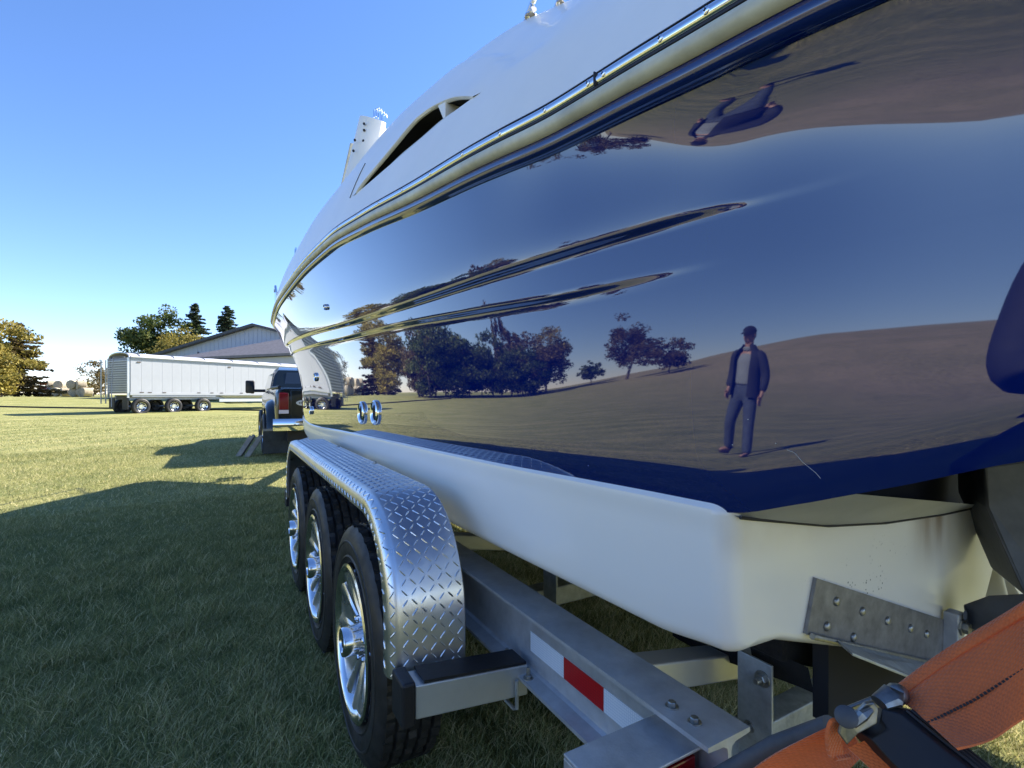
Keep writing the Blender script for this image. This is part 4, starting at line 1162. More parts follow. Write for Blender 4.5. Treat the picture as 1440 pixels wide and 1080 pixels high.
def make_drive():
    # stern drive housing: grey wing plate with black leg
    q = MB()
    a = [at(1384, 655, 1.05), at(1386, 712, 1.05), at(1442, 838, 1.0), at(1530, 900, .98), at(1560, 630, 1.0)]
    b_ = [p+Vector((.16, .10, 0)) for p in a]
    n = len(a)
    q.add(a+b_, [tuple(range(n)), tuple(range(2*n-1, n-1, -1))]+[(i, (i+1) % n, (i+1) % n+n, i+n) for i in range(n)])
    part('stern_drive_shield', q, 'dark_metal', boat, smooth=False, recalc=True, bevel=.006)
    leg = MB()
    rows = []
    for z, w, d0, d1 in ((1.0, .10, .0, .30), (.80, .09, -.02, .26), (.62, .06, -.06, .24), (.50, .035, -.05, .20), (.42, .06, -.10, .16), (.36, .06, -.10, .16), (.22, .012, -.02, .12)):
        rows.append([(CL+w*math.cos(x_), .30-(d0+d1)/2-(d1-d0)/2*math.sin(x_), z) for x_ in np.linspace(0, 2*math.pi, 17)[:-1]])
    leg.grid(rows, close_v=True)
    part('stern_drive_leg', leg, 'black', boat)
    pr = MB()
    for k in range(3):
        a0 = k*2.09
        rws = []
        for f in np.linspace(.15, 1, 6):
            r_ = .19*f; w = .35*math.sin(f*2.6)+.1
            rws.append([(CL+r_*math.cos(a0+da*w), .0-.06*da*f, .39+r_*math.sin(a0+da*w)) for da in (-1, -.5, 0, .5, 1)])
        pr.grid(rws)
    pr.tube([(CL, .22, .39), (CL, .05, .39), (CL, -.07, .39)], [.055, .05, .035], 12)
    part('propeller', pr, 'dark_metal', boat)

# ---- white topsides above the rail, with the scoop window
f_lo = pchip([1.28, 1.38, 1.52, 1.73, 2.02, 2.36], [.304, .292, .267, .225, .192, .167])
f_up = pchip([1.28, 1.35, 1.44, 1.56, 1.70, 1.79, 1.97, 2.10, 2.26, 2.36], [.304, .342, .383, .417, .437, .433, .333, .275, .217, .167])
f_fold = pchip([.9, 1.1, 1.2, 1.36, 1.57, 1.9, 2.8], [.40, .38, .47, .62, .73, .89, .97])
def make_deck():
    S0, S1 = 1.28, 2.36
    sg_ = sorted(set([round(q, 4) for q in SG if not (S0-.03 < q < S1+.03)] + [round(q, 4) for q in np.linspace(S0, S1, 60)]))
    def lo(q): return f_lo(min(max(q, S0), S1)) if q < S1 else .167
    def up(q): return f_up(min(max(q, S0), S1)) if q < S1 else .167
    def lowrow(q): return [side_top(q, v) for v in np.linspace(0, lo(q), 7)]
    def fold(q, v):
        """soft moulded crease and lip of the coaming"""
        p = Vector(side_top(q, v))
        k = .016*ss((q-.9)/.25)*ss((2.8-q)/.7)
        vc = f_fold(q)
        off = -k*ss((v-vc)/.03+.5)
        w = .010*ss((q-S0+.05)/.1)*ss((S1+.05-q)/.1)*math.exp(-((v-up(q))/.10)**2) if q < 2.6 else 0
        return (p.x+(-off-w)*.9, p.y, p.z+(off*.3))
    def uprow(q):
        vs = [up(q)] + [up(q)+(1-up(q))*f for f in (.004, .02, .05, .09, .14, .2)] + [up(q)+(1-up(q))*f for f in np.linspace(.22, 1, 34)]
        return [fold(q, v) for v in vs]
    L = [lowrow(q) for q in sg_]; U = [uprow(q) for q in sg_]
    L = stern_cols(L[0])+L; U = stern_cols(U[0])+U
    # deck crown closing the top
    def crown(r):
        p = r[-1]
        o_ = []
        for f in np.linspace(0, 1, 8):
            h = .16*math.sin(f*math.pi/2)*ss((8.7-p[1]-.2)/2)
            o_.append((p[0]+(CL-p[0])*f, p[1], p[2]+h*(1-abs(f-1)*0)))
        return o_
    C = [crown(r) for r in U]
    mb = MB()
    for G in (L, U, C): mb.grid(G); mb.grid(mirror(G), flip=True)
    part('deck_moulding', mb, 'deck', boat, angle=32, label='white moulded topsides and deck')
    # recess behind the scoop opening, both sides
    ss_ = list(np.linspace(S0, S1, 60))
    ledge, back, roof_ = [], [], []
    for q in ss_:
        a = Vector(side_top(q, f_lo(q))); b_ = Vector(fold(q, f_up(q)))
        wdt = (b_-a).length
        dep = min(.11, wdt*.75)
        inn = Vector((dep, 0, 0))
        ka = .18+.72*ss((S0+.38-q)/.36)
        lp = a+Vector((.006+.034*ka, 0, .002+wdt*.55*ka))
        ledge.append([a.lerp(lp, f)+Vector((0, 0, -.004*math.sin(math.pi*f))) for f in np.linspace(0, 1, 5)])
        up_in = b_+Vector((dep*.8, 0, -.004))
        lip_in = b_+Vector((.012, 0, -.007))
        back.append([lp, lp+Vector((.05, 0, .004)), lp.lerp(up_in, .5)+Vector((.05, 0, 0)), up_in, lip_in])  # back wall and roof of the recess, their shade put into black colour
        roof_.append([lip_in, b_+Vector((.006, 0, -.006)), b_])
    for nm, G, mt in (('scoop_ledge', ledge, 'cream_deck'), ('scoop_dark_recess', back, 'void'), ('scoop_lip', roof_, 'deck')):
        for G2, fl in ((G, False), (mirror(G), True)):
            part(nm, MB().grid(G2, flip=fl), mt, boat, label='dark opening of the side scoop window' if nm == 'scoop_dark_recess' else None)
    # small white fin bridging the slot
    q0 = 1.53
    a = Vector(side_top(q0, f_lo(q0)+.03)); b_ = Vector(fold(q0, f_up(q0)-.01)); b2 = Vector(fold(q0+.07, f_up(q0+.07)-.01))
    fm = MB().add([a+Vector((.03, 0, 0)), b_+Vector((.005, 0, 0)), b2+Vector((.005, 0, 0)), a+Vector((.045, .012, 0)), b_+Vector((.06, 0, 0)), b2+Vector((.06, 0, 0))], [(0, 1, 2), (3, 5, 4), (0, 3, 4, 1), (1, 4, 5, 2), (2, 5, 3, 0)])
    part('scoop_fin', fm, 'deck', boat, smooth=False, recalc=True)
    # vertical moulding joint forward of the scoop
    j = [Vector(side_top(2.48, v))+Vector((-.001, 0, 0)) for v in np.linspace(.17, .42, 8)]
    part('moulding_joint', MB().tube(j, .0022, 6), 'seam', boat)

def cleat(c, sc=1.0, yaw=0.0):
    q = MB(); c = Vector(c)
    dx = Vector((math.sin(yaw), math.cos(yaw), 0))
    for k in (-1, 1):
        q.tube([c+dx*.035*k*sc, c+dx*.032*k*sc+Vector((0, 0, .018*sc)), c+dx*.030*k*sc+Vector((0, 0, .032*sc))], [.016*sc, .010*sc, .012*sc], 10)
    q.tube([c+dx*f*sc+Vector((0, 0, (.036-.012*(abs(f)/.13)**2)*sc)) for f in np.linspace(-.13, .13, 15)], [(.013-.008*(abs(f)/.13)**3)*sc for f in np.linspace(-.13, .13, 15)], 10)
    q.lathe([(.0, .004), (.022*sc, .004), (.026*sc, 0), (.026*sc, -.004)], tuple(c), (0, 0, 1), 16)
    return q

def make_fittings():
    for y, sg in ((1.27, 1.47), (.98, 1.30)):
        p = Vector((f_tt(sg)+.025, sg, f_zt(sg)+.010))
        part('mooring_cleat', cleat(p, 0.8 if sg > 1.4 else .55, yaw=.25), 'chrome', boat)
    # chrome rings on the hull side
    def ring(sg, z, r_, w, hole='void'):
        zc, zf = f_zc(sg), f_zr(sg)-.048
        w_ = (z-zc)/(zf-zc); p = Vector(hull(sg, w_)); p2 = Vector(hull(sg+.03, w_)); p3 = Vector(hull(sg, w_+.03))
        n_ = (p2-p).cross(p3-p).normalized()
        if n_.x > 0: n_ = -n_
        o_ = part('through_hull_ring', MB().lathe([(r_*.62, -.004), (r_*.62, .006), (r_*.70, .012), (r_*.85, .015), (r_*.97, .010), (r_, .0), (r_, -.004)], tuple(p), tuple(n_), 28), 'chrome', boat)
        part('port_hole', MB().lathe([(0, .001), (r_*.63, .001)], tuple(p), tuple(n_), 20), hole, o_)
    def solve(px, py):
        best = None
        for sg in np.linspace(.6, 5.4, 500):
            zc, zf = f_zc(sg), f_zr(sg)-.048
            for w in (np.linspace(.1, .95, 60)):
                t, s, z = hull(sg, w); P = W(t, s, z)
                e = abs(720+700*P.x/P.y-px)+abs(558-700*(z-EYE)/P.y-py)
                if best is None or e < best[0]: best = (e, sg, z)
        return best
    for (sg, z, r_) in RINGS: ring(sg, z, r_, 0)
    # bow eye and pulpit rail
    rp = []
    for sg in np.linspace(5.2, 8.69, 26):
        rp.append((f_tt(sg)+.02, s_of(sg, 1), f_zt(sg)+.42*ss((sg-5.2)/.8)))
    part('bow_rail', MB().tube(rp, .013, 8).tube([(2*CL-p[0], p[1], p[2]) for p in rp], .013, 8), 'chrome', boat)
    for sg in (5.9, 6.7, 7.5, 8.2):
        for m_ in (0, 1):
            x = f_tt(sg)+.02; x = 2*CL-x if m_ else x
            part('rail_stanchion', MB().tube([(x, s_of(sg, 1), f_zt(sg)), (x, s_of(sg, 1), f_zt(sg)+.42*ss((sg-5.2)/.8))], .011, 8), 'chrome', boat)
    p = Vector((f_tr(5.3)+.03, s_of(5.3, 1), f_zr(5.3)+.07))
    part('bow_chock', MB().tube([p, p+Vector((0, 0, .12)), p+Vector((0, .08, .20)), p+Vector((0, .16, .16))], [.012, .012, .012, .010], 8), 'chrome', boat)
    # windshield
    wsm = MB(); rows = []
    for a in np.linspace(-1, 1, 17):
        x = CL+a*.72; y0 = 5.9-abs(a)**2.2*1.2
        rows.append([(x, y0, 2.50), (CL+a*.64, y0-.45, 2.88)])
    wsm.grid(rows)
    part('windshield', wsm, 'glass', boat)
    part('windshield_frame', MB().tube([r_[1] for r_ in rows], .018, 6), 'chrome', boat)
    # radar arch with canvas leg, studs and hooks (the shape above the scoop)
    for m_ in (0, 1):
        mx_ = (lambda v: (2*CL-v[0], v[1], v[2])) if m_ else (lambda v: tuple(v))
        base = [at(468, 300, 3.55), at(512, 262, 3.35)]
        b0, b1 = at(490, 282, 3.5), at(520, 262, 3.3)
        t0_, t1_ = at(512, 166, 3.5), at(537, 170, 3.3)
        rows = []
        for f in np.linspace(0, 1, 10):
            L_, R_ = b0.lerp(t0_, f), b1.lerp(t1_, f)
            c = (L_+R_)/2; r_ = (R_-L_)*.5
            nrm = Vector((-r_.y, r_.x, 0)).normalized()*.11*(1-.35*f)
            rows.append([mx_(c+r_*math.cos(a)+nrm*math.sin(a)) for a in np.linspace(0, 2*math.pi, 17)[:-1]])
        q = MB().grid(rows, close_v=True)
        b_ = len(q.v)-16; q.f.append(tuple(b_+i for i in range(16))); q.m.append(0)
        arch = part('arch_leg', q, 'deck', boat, recalc=True, label='white canopy leg with snap studs')
        for (px, py) in ((512, 174), (512, 183), (511, 198), (508, 222), (497, 212), (499, 197)):
            c = at(px, py, 3.30)
            part('snap_stud', MB().ball(mx_(c), .009, .009, .009, 8, 6), 'black', arch)
        for k, (px, py) in enumerate(((526, 161), (529, 160), (532, 162), (536, 166), (539, 169))):
            c = at(px, py+4, 3.38)
            part('canopy_hook', MB().tube([mx_(c), mx_(c+Vector((0, 0, .05))), mx_(c+Vector((.02, 0, .065))), mx_(c+Vector((.025, 0, .045)))], .0042, 6), 'chrome', arch)
        pa, pb_ = at(483, 262, 3.7), at(496, 203, 3.7)
        part('canopy_pole', MB().tube([mx_(pa-Vector((0, 0, .2))), mx_(pa), mx_(pb_)], .02, 8), 'cream', boat)
        pc = [at(490, 248, 3.48), at(496, 236, 3.46), at(503, 229, 3.45)]
        part('grab_handle', MB().tube([mx_(p_) for p_ in pc], .014, 8), 'black', boat)
    # arch top between the legs
    a_ = at(525, 172, 3.4); tops = []
    for f in np.linspace(0, 1, 9):
        tops.append((a_.x+(2*CL-2*a_.x)*f, a_.y, a_.z-.12+.12*math.sin(math.pi*f)))
    part('arch_top', MB().tube(tops, .07, 10), 'deck', boat)
RINGS = [(2.54, 1.05, .058), (2.29, 1.058, .058), (4.3, 1.02, .034), (4.0, 1.28, .034), (3.1, 1.66, .018)]
M['galv_dark'] = mat('dark_trim_tab_plate', (.24, .24, .25), .5, metal=.5, noise=.35, nscale=25)  # darker metal for the plate than for the tab
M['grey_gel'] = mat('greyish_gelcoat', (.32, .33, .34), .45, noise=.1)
M['cream_deck'] = mat('cream_gelcoat', (.66, .65, .58), .35)  # cream colour of the scoop ledge
def make_marks():
    q = MB()
    def hp(px, py):
        best = None
        for sg in np.linspace(.25, .8, 111):
            for w in np.linspace(.02, .5, 97):
                t, s, z = hull(sg, w); P = W(t, s, z)
                e = abs(720+700*P.x/P.y-px)+abs(558-700*(z-EYE)/P.y-py)
                if best is None or e < best[0]: best = (e, t, s, z)
        return Vector(best[1:])+Vector((-.0006, -.0003, 0))
    q.tube([hp(*p) for p in ((1104, 632), (1118, 637), (1132, 650), (1146, 664), (1154, 672))], .0002, 4)
    for p in ((1052, 589), (1029, 627), (1091, 624), (820, 655)):
        c = hp(*p); q.ball(tuple(c), .0007, .0007, .0007, 6, 4)
    part('scratches', q, 'deck', boat, kind='stuff')
make_hull(); make_bottom(); make_marks(); make_drive(); make_deck(); make_fittings()
# ---------------------------------------------------------------- boat trailer
TB = (CL, 3.0, 0.0)
tp_ = W(CL, 3.0)
trailer = root('boat_trailer', (tp_.x, tp_.y, 0.0), TRZ, label='aluminium triple axle boat trailer with tread plate fenders under the blue boat', cat='boat trailer', author=TB)

WH = (1.63, 2.41, 3.19)
def mx_box(mb, m):  # mirror a builder about the centreline
    return MB().add([(2*CL-p[0], p[1], p[2]) for p in mb.v], [f[::-1] for f in mb.f]) if m else mb

def i_beam(s0, s1):
    q = MB()
    x0, x1, xm = .633, .733, .683
    z0, z1 = .419, .596
    # cross section of the I with small fillets, swept along s
    sec = [(x0, z1), (x1, z1), (x1, z1-.008), (xm+.014, z1-.011), (xm+.006, z1-.016), (xm+.004, z1-.024), (xm+.004, z0+.024), (xm+.006, z0+.016), (xm+.014, z0+.011), (x1, z0+.008), (x1, z0), (x0, z0), (x0, z0+.008),
           (xm-.014, z0+.011), (xm-.006, z0+.016), (xm-.004, z0+.024), (xm-.004, z1-.024), (xm-.006, z1-.016), (xm-.014, z1-.011), (x0, z1-.008)]
    n = len(sec)
    q.grid([[(x, s, z) for x, z in sec] for s in (s0, s1)], close_v=True)
    # end caps as strips
    for b, fl in ((0, False), (n, True)):
        for f in ((0, 1, 2, 3, 18, 19), (3, 4, 5, 16, 17, 18), (5, 6, 15, 16), (6, 7, 8, 13, 14, 15), (8, 9, 10, 11, 12, 13)):
            g = tuple(b+i for i in f); q.f.append(g[::-1] if fl else g); q.m.append(0)
    return q

def bolt(parent, c, ax=(0, 0, 1), r=.0085, name='bolt', shank=0.0, m='steel'):
    c = Vector(c)
    q = MB().lathe([(0, .009), (r*.85, .009), (r, .0075), (r, .0015)], tuple(c), ax, 6)
    q.lathe([(r*.2, .0018), (r*1.5, .0018), (r*1.55, 0), (r*1.55, -.001)], tuple(c), ax, 16)
    if shank: q.lathe([(0, shank), (r*.5, shank), (r*.55, shank-.002), (r*.55, .008)], tuple(c), ax, 10)
    return part(name, q, m, parent, angle=30)

def fender_path():
    pts = [(1.165, .455)]
    pts += [(1.165, z) for z in np.linspace(.47, .56, 4)]
    c = (1.165+.29, .57)
    for a in np.linspace(math.pi, math.pi/2, 16): pts.append((c[0]+.29*math.cos(a), c[1]+.29*math.sin(a)))
    pts += [(x, .86) for x in np.linspace(1.50, 3.32, 30)]
    for a in np.linspace(math.pi/2, 0, 16): pts.append((3.35+.29*math.cos(a), .57+.29*math.sin(a)))
    pts += [(3.64, z) for z in np.linspace(.55, .455, 5)]
    out = [pts[0]]
    for p in pts[1:]:
        if math.hypot(p[0]-out[-1][0], p[1]-out[-1][1]) > 1e-4: out.append(p)
    return out

def make_fender(m_):
    path = fender_path()
    acc = [0]
    for a, b_ in zip(path, path[1:]): acc.append(acc[-1]+math.hypot(b_[0]-a[0], b_[1]-a[1]))
    def frame(d):
        d = min(max(d, 0), acc[-1])
        i = min(max(int(np.searchsorted(acc, d))-1, 0), len(path)-2)
        f = (d-acc[i])/(acc[i+1]-acc[i])
        p = (path[i][0]+(path[i+1][0]-path[i][0])*f, path[i][1]+(path[i+1][1]-path[i][1])*f)
        def nr(k):
            k = min(max(k, 1), len(path)-2)
            a, b_ = path[k-1], path[k+1]; dx, dz = b_[0]-a[0], b_[1]-a[1]; L = math.hypot(dx, dz)
            return (-dz/L, dx/L)
        n0, n1 = nr(i), nr(i+1)
        n = (n0[0]*(1-f)+n1[0]*f, n0[1]*(1-f)+n1[1]*f); L = math.hypot(*n); n = (n[0]/L, n[1]/L)
        return p, n, (n[1], -n[0])
    # cross profile: (t, offset along outward normal)
    t_in, t_out = .525, .330
    prof = [(t_in+.004, -.022), (t_in+.003, -.006), (t_in-.002, 0.0)] + [(x, 0) for x in np.linspace(t_in-.02, t_out+.03, 6)]
    for a in np.linspace(0.25, math.pi/2, 6): prof.append((t_out+.03-.03*math.sin(a), -.03*(1-math.cos(a))))
    prof += [(t_out-.001, -.045), (t_out+.001, -.058)]
    def P(d, t, o, extra=0.0):
        p, n, tg = frame(d)
        return (t, p[0]+n[0]*o, p[1]+n[1]*o)
    ds = sorted(set([round(x, 4) for x in np.linspace(0, acc[-1], 150)]))
    rows = []
    for d in ds:
        # rounded lower outer corner
        rows.append([P(d, t, o) for t, o in prof])
    q = MB().grid(rows, flip=True)
    inner = [[P(d, t+(.0025 if t < .4 else -.0025), o-.003) for t, o in prof] for d in ds]
    q.grid(inner)
    fo = part('fender', mx_box(q, m_), 'plate', trailer, angle=50)
    # raised tread bars: alternating diagonals
    bars = MB()
    def bar(d, t, o_f, ang, L=.0125, wd=.0024, h=.0018):
        ca, sa = math.cos(ang), math.sin(ang)
        def q_(u, v, hh):
            dd = d+u*ca-v*sa; x = u*sa+v*ca
            return o_f(dd, x, hh)
        ring = [(-L, 0), (-L*.5, -wd), (L*.5, -wd), (L, 0), (L*.5, wd), (-L*.5, wd)]
        vs = [q_(u, v, -.0004) for u, v in ring] + [q_(-L*.62, 0, h), (q_(L*.62, 0, h))]
        bars.add(vs, [(0, 1, 6), (1, 2, 7, 6), (2, 3, 7), (3, 4, 7), (4, 5, 6, 7), (5, 0, 6)])
    st = .0235
    nd = int(acc[-1]/st)
    for i in range(nd):
        d = st*(i+.5)
        for j in range(9):
            t = t_out+.040+j*st
            if t > t_in-.010: continue
            bar(d, t, lambda dd, x, hh, t=t: P(dd, t+x, hh), R(42) if (i+j) % 2 else R(-42))
        # rolled edge: bars wrap the rounding
        def edge(dd, x, hh):
            u = x
            a = min(max(.75+u/.03, 0), 1.5)
            rr = .03+hh
            return P(dd, t_out+.03-rr*math.sin(a), -.03+rr*math.cos(a))
        bar(d, 0, lambda dd, x, hh: edge(dd, x, hh), R(42) if i % 2 else R(-42), L=.013)
        def skirt(dd, x, hh):
            return P(dd, t_out-.0005-hh, -.043-x*.9)
        bar(d+st*.5, 0, skirt, R(-42) if i % 2 else R(42), L=.012)
    part('tread_bars', mx_box(bars, m_), 'plate', fo, smooth=False, kind='stuff')
    for s in (2.02, 2.80):
        x = .512 if not m_ else 2*CL-.512
        b_ = bolt(trailer, (x, s, .861), r=.006)
    # support arms across, front and rear
    for s0 in (1.115, 3.70):
        arm = MB().hexa([(.365, s0-.035, .402), (.66, s0-.035, .372), (.66, s0+.035, .372), (.365, s0+.035, .402), (.365, s0-.035, .480), (.66, s0-.035, .450), (.66, s0+.035, .450), (.365, s0+.035, .480)])
        part('fender_arm', mx_box(arm, m_), 'alu_bright', trailer, smooth=False, bevel=.004, recalc=True)
        top = MB().hexa([(.385, s0-.036, .4805), (.655, s0-.036, .4525), (.655, s0+.036, .4525), (.385, s0+.036, .4805), (.385, s0-.036, .487), (.655, s0-.036, .459), (.655, s0+.036, .459), (.385, s0+.036, .487)])
        part('arm_rubber', mx_box(top, m_), 'black', trailer, smooth=False, recalc=True)
        cap = MB().box(.332, .364, s0-.042, s0+.042, .390, .492)
        part('arm_end_cap', mx_box(cap, m_), 'black', trailer, smooth=False, bevel=.006, recalc=True)
        ub = MB().tube([(.622, s0-.045, .425), (.622, s0-.045, .355), (.622, s0-.03, .347), (.622, s0+.03, .347), (.622, s0+.045, .355), (.622, s0+.045, .425)], .005, 8)
        part('u_bolt', mx_box(ub, m_), 'galv', trailer)

def make_wheels():
    first = None
    for m_ in (0, 1):
        for s in WH:
            if first is None:
                first = wh = part('wheel', wheel_mb(.36, .192, True, 150), 'rubber', trailer, off=(0, 0, 0), angle=28)
                rim = MB().lathe([(.232, -.088), (.236, -.098), (.228, -.102), (.220, -.098), (.214, -.088), (.206, -.075), (.203, -.05), (.200, .03), (.205, .09), (.222, .095)], ax=(1, 0, 0), n=64)
                part('rim', rim, 'alloy', wh, off=(0, 0, 0), angle=40)
                # spoke disc: six paired spokes with windows between
                sp = MB()
                for k in range(6):
                    a0 = k*math.pi/3+.2
                    for da in (0,):
                        rows = []
                        for r_, wd, x, th in ((.060, .056, -.058, .03), (.10, .092, -.068, .03), (.15, .138, -.078, .03), (.185, .176, -.086, .03), (.212, .210, -.092, .02)):
                            a = a0+da*(.55+r_*2.1)
                            cy, cz = r_*math.cos(a), r_*math.sin(a); ty, tz = -math.sin(a)*wd*.5, math.cos(a)*wd*.5
                            rows.append([(x+th, cy-ty, cz-tz), (x+.005, cy-ty, cz-tz), (x, cy-ty*.86, cz-tz*.86), (x+.001, cy-ty*.55, cz-tz*.55), (x+.008, cy-ty*.4, cz-tz*.4), (x+.008, cy+ty*.4, cz+tz*.4), (x+.001, cy+ty*.55, cz+tz*.55), (x, cy+ty*.86, cz+tz*.86), (x+.005, cy+ty, cz+tz), (x+th, cy+ty, cz+tz)])
                        sp.grid(rows, close_v=True)
                part('spokes', sp, 'alloy_satin', wh, off=(0, 0, 0), angle=30, recalc=True)
                bk = MB().lathe([(0, .0), (.12, .0), (.2, .01)], ax=(1, 0, 0), n=40)
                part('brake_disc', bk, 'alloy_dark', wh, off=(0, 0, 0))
                hub = MB().lathe([(.085, -.02), (.080, -.048), (.060, -.052), (.048, -.054), (.045, -.085), (.045, -.118), (.042, -.124), (.030, -.125), (.026, -.119), (.016, -.118), (.0, -.118)], ax=(1, 0, 0), n=40)
                part('hub', hub, 'alloy', wh, off=(0, 0, 0), angle=30)
                part('hub_cap', MB().lathe([(0, -.121), (.017, -.121), (.02, -.1185)], ax=(1, 0, 0), n=24), 'black', wh, off=(0, 0, 0))
                for k in range(6):
                    a = k*math.pi/3+.72
                    part('lug_nut', MB().lathe([(0, -.074), (.008, -.074), (.010, -.070), (.010, -.05)], (0, .066*math.cos(a), .066*math.sin(a)), (1, 0, 0), 6), 'chrome', wh, off=(0, 0, 0), smooth=False)
            else: wh = copy_tree(first, trailer)
            x = .432 if not m_ else 2*CL-.432
            wh.location = (x-CL, s-3.0, .355)
            wh.rotation_euler = (R(random.uniform(0, 60)), 0, R(180) if m_ else 0)

def make_frame():
    for m_ in (0, 1):
        part('frame_beam', mx_box(i_beam(.51, 6.4), m_), 'alu', trailer, angle=25, label='aluminium I-beam frame rail')
        fx = lambda x: 2*CL-x if m_ else x
        for s, x in ((.562, .650), (.610, .650)):
            bolt(trailer, (fx(x+.014), s, .596), r=.0075)
        bolt(trailer, (fx(.660), .54, .5875), (0, 0, -1), r=.006, shank=.02)
        for s in (1.06, 1.17):
            bolt(trailer, (fx(.650), s, .4275), r=.009, name='nut', shank=.026)
        # conspicuity tape on the web: silver, red, silver
        for a, b_, c in ((.655, .806, 'tape_white'), (.807, .948, 'tape_red'), (.949, 1.095, 'tape_white')):
            q = MB().box(.6778, .6788, a, b_, .474, .524)
            part('reflective_tape', mx_box(q, m_), c, trailer, smooth=False, recalc=True, label='red reflective tape' if c == 'tape_red' else 'silver reflective tape with blue tint')
        for a in (2.9, 4.3):
            for k, c in enumerate(('tape_white', 'tape_red', 'tape_white')):
                part('reflective_tape', mx_box(MB().box(.6778, .6788, a+.15*k, a+.149+.15*k, .474, .524), m_), c, trailer, smooth=False, recalc=True)
        # tail lamp housing outboard of the beam end
        hs = MB()
        x0, x1, s0, s1, z1, z0 = .465, .676, .553, .652, .560, .445
        hs.box(x0, x1, s0, s1, z1-.006, z1)
        hs.box(x0, x0+.006, s0, s1, z0, z1-.007)
        hs.box(x0+.007, x1, s1-.006, s1, z0, z1-.007)
        hs.box(x0+.007, x1, s0, s1-.007, z0, z0+.006)
        part('lamp_housing', mx_box(hs, m_), 'alu', trailer, smooth=False, bevel=.002, recalc=True)
        part('tail_lamp', mx_box(MB().box(x0+.012, x1-.012, s0+.006, s0+.03, z0+.012, z1-.016), m_), 'lens', trailer, smooth=False, bevel=.003, recalc=True)
        part('side_marker', mx_box(MB().box(x0-.010, x0-.001, s0+.014, s1-.014, z0+.012, z1-.018), m_), 'lens', trailer, smooth=False, bevel=.002, recalc=True)
        # bunk posts (angle section) and carpeted bunk
        for s, zt in ((.656, .584), (1.42, .72), (3.2, .72), (4.9, .74)):
            pa = MB().box(.955, .961, s-.04, s+.038, .33, zt)
            pa.box(.962, 1.012, s+.032, s+.038, .33, zt)
            part('bunk_post', mx_box(pa, m_), 'galv', trailer, smooth=False, bevel=.001, recalc=True)
            bolt(trailer, (fx(.954), s-.02, zt-.035), (-1, 0, 0) if not m_ else (1, 0, 0), r=.011, shank=.022)
            bolt(trailer, (fx(.954), s+.01, zt-.15), (-1, 0, 0) if not m_ else (1, 0, 0), r=.008)
        bk = MB().hexa([(.965, .60, .595), (1.10, .60, .545), (1.10, 5.6, .545), (.965, 5.6, .595), (.975, .60, .645), (1.115, .60, .595), (1.115, 5.6, .60), (.975, 5.6, .65)])
        part('bunk', mx_box(bk, m_), 'carpet', trailer, smooth=False, bevel=.012, recalc=True)
        dp = MB()
        rows = [[(.985+.02*f, s, .60-.075*f-.02*math.sin(s*9)*f) for f in (0, .35, .7, 1)] for s in np.linspace(.56, .92, 14)]
        dp.grid(rows)
        part('loose_carpet', mx_box(dp, m_), 'carpet', trailer)
        # drawbar: beams converging on the coupler
        q = MB().hexa([(.64, 6.4, .43), (.73, 6.4, .43), (1.63, 9.05, .43), (1.57, 9.05, .43), (.64, 6.4, .59), (.73, 6.4, .59), (1.63, 9.05, .56), (1.57, 9.05, .56)])
        part('drawbar_beam', mx_box(q, m_), 'alu', trailer, smooth=False, recalc=True)
    for s in (.78, 1.9, 2.8, 3.9, 5.2, 6.2):
        for m_ in (0, 1):
            z = .55
            q = MB().hexa([(.74, s-.03, z-.03), (1.05, s-.03, z-.085), (1.05, s+.03, z-.085), (.74, s+.03, z-.03), (.74, s-.03, z+.03), (1.05, s-.03, z-.025), (1.05, s+.03, z-.025), (.74, s+.03, z+.03)])
            q.hexa([(1.052, s-.03, z-.085), (CL-.001, s-.03, z-.16), (CL-.001, s+.03, z-.16), (1.052, s+.03, z-.085), (1.052, s-.03, z-.025), (CL-.001, s-.03, z-.10), (CL-.001, s+.03, z-.10), (1.052, s+.03, z-.025)])
            part('cross_member', mx_box(q, m_), 'alu_bright', trailer, smooth=False, bevel=.004, recalc=True)
    part('rear_cross_tube', MB().box(.734, 2*CL-.734, .69, .75, .33, .39), 'galv', trailer, smooth=False, bevel=.003)
    for s in WH:
        part('axle', MB().box(.56, 2*CL-.56, s-.038, s+.038, .318, .392), 'galv', trailer, smooth=False, bevel=.006)
        for m_ in (0, 1):
            part('axle_bracket', mx_box(MB().box(.64, .73, s-.09, s+.09, .393, .4185), m_), 'galv', trailer, smooth=False, recalc=True)
    part('coupler', MB().box(CL-.06, CL+.06, 9.0, 9.42, .44, .54), 'black', trailer, smooth=False, bevel=.01)
    part('winch_post', MB().box(CL-.04, CL+.04, 8.0, 8.08, .5, 1.55).box(CL-.06, CL+.06, 8.083, 8.35, 1.2, 1.35), 'galv', trailer, smooth=False)
    part('tongue_jack', MB().tube([(CL+.2, 8.7, .10), (CL+.2, 8.7, .95)], .03, 10).box(CL+.13, CL+.27, 8.63, 8.77, .07, .10), 'galv', trailer)

make_frame(); make_wheels(); make_fender(0); make_fender(1)

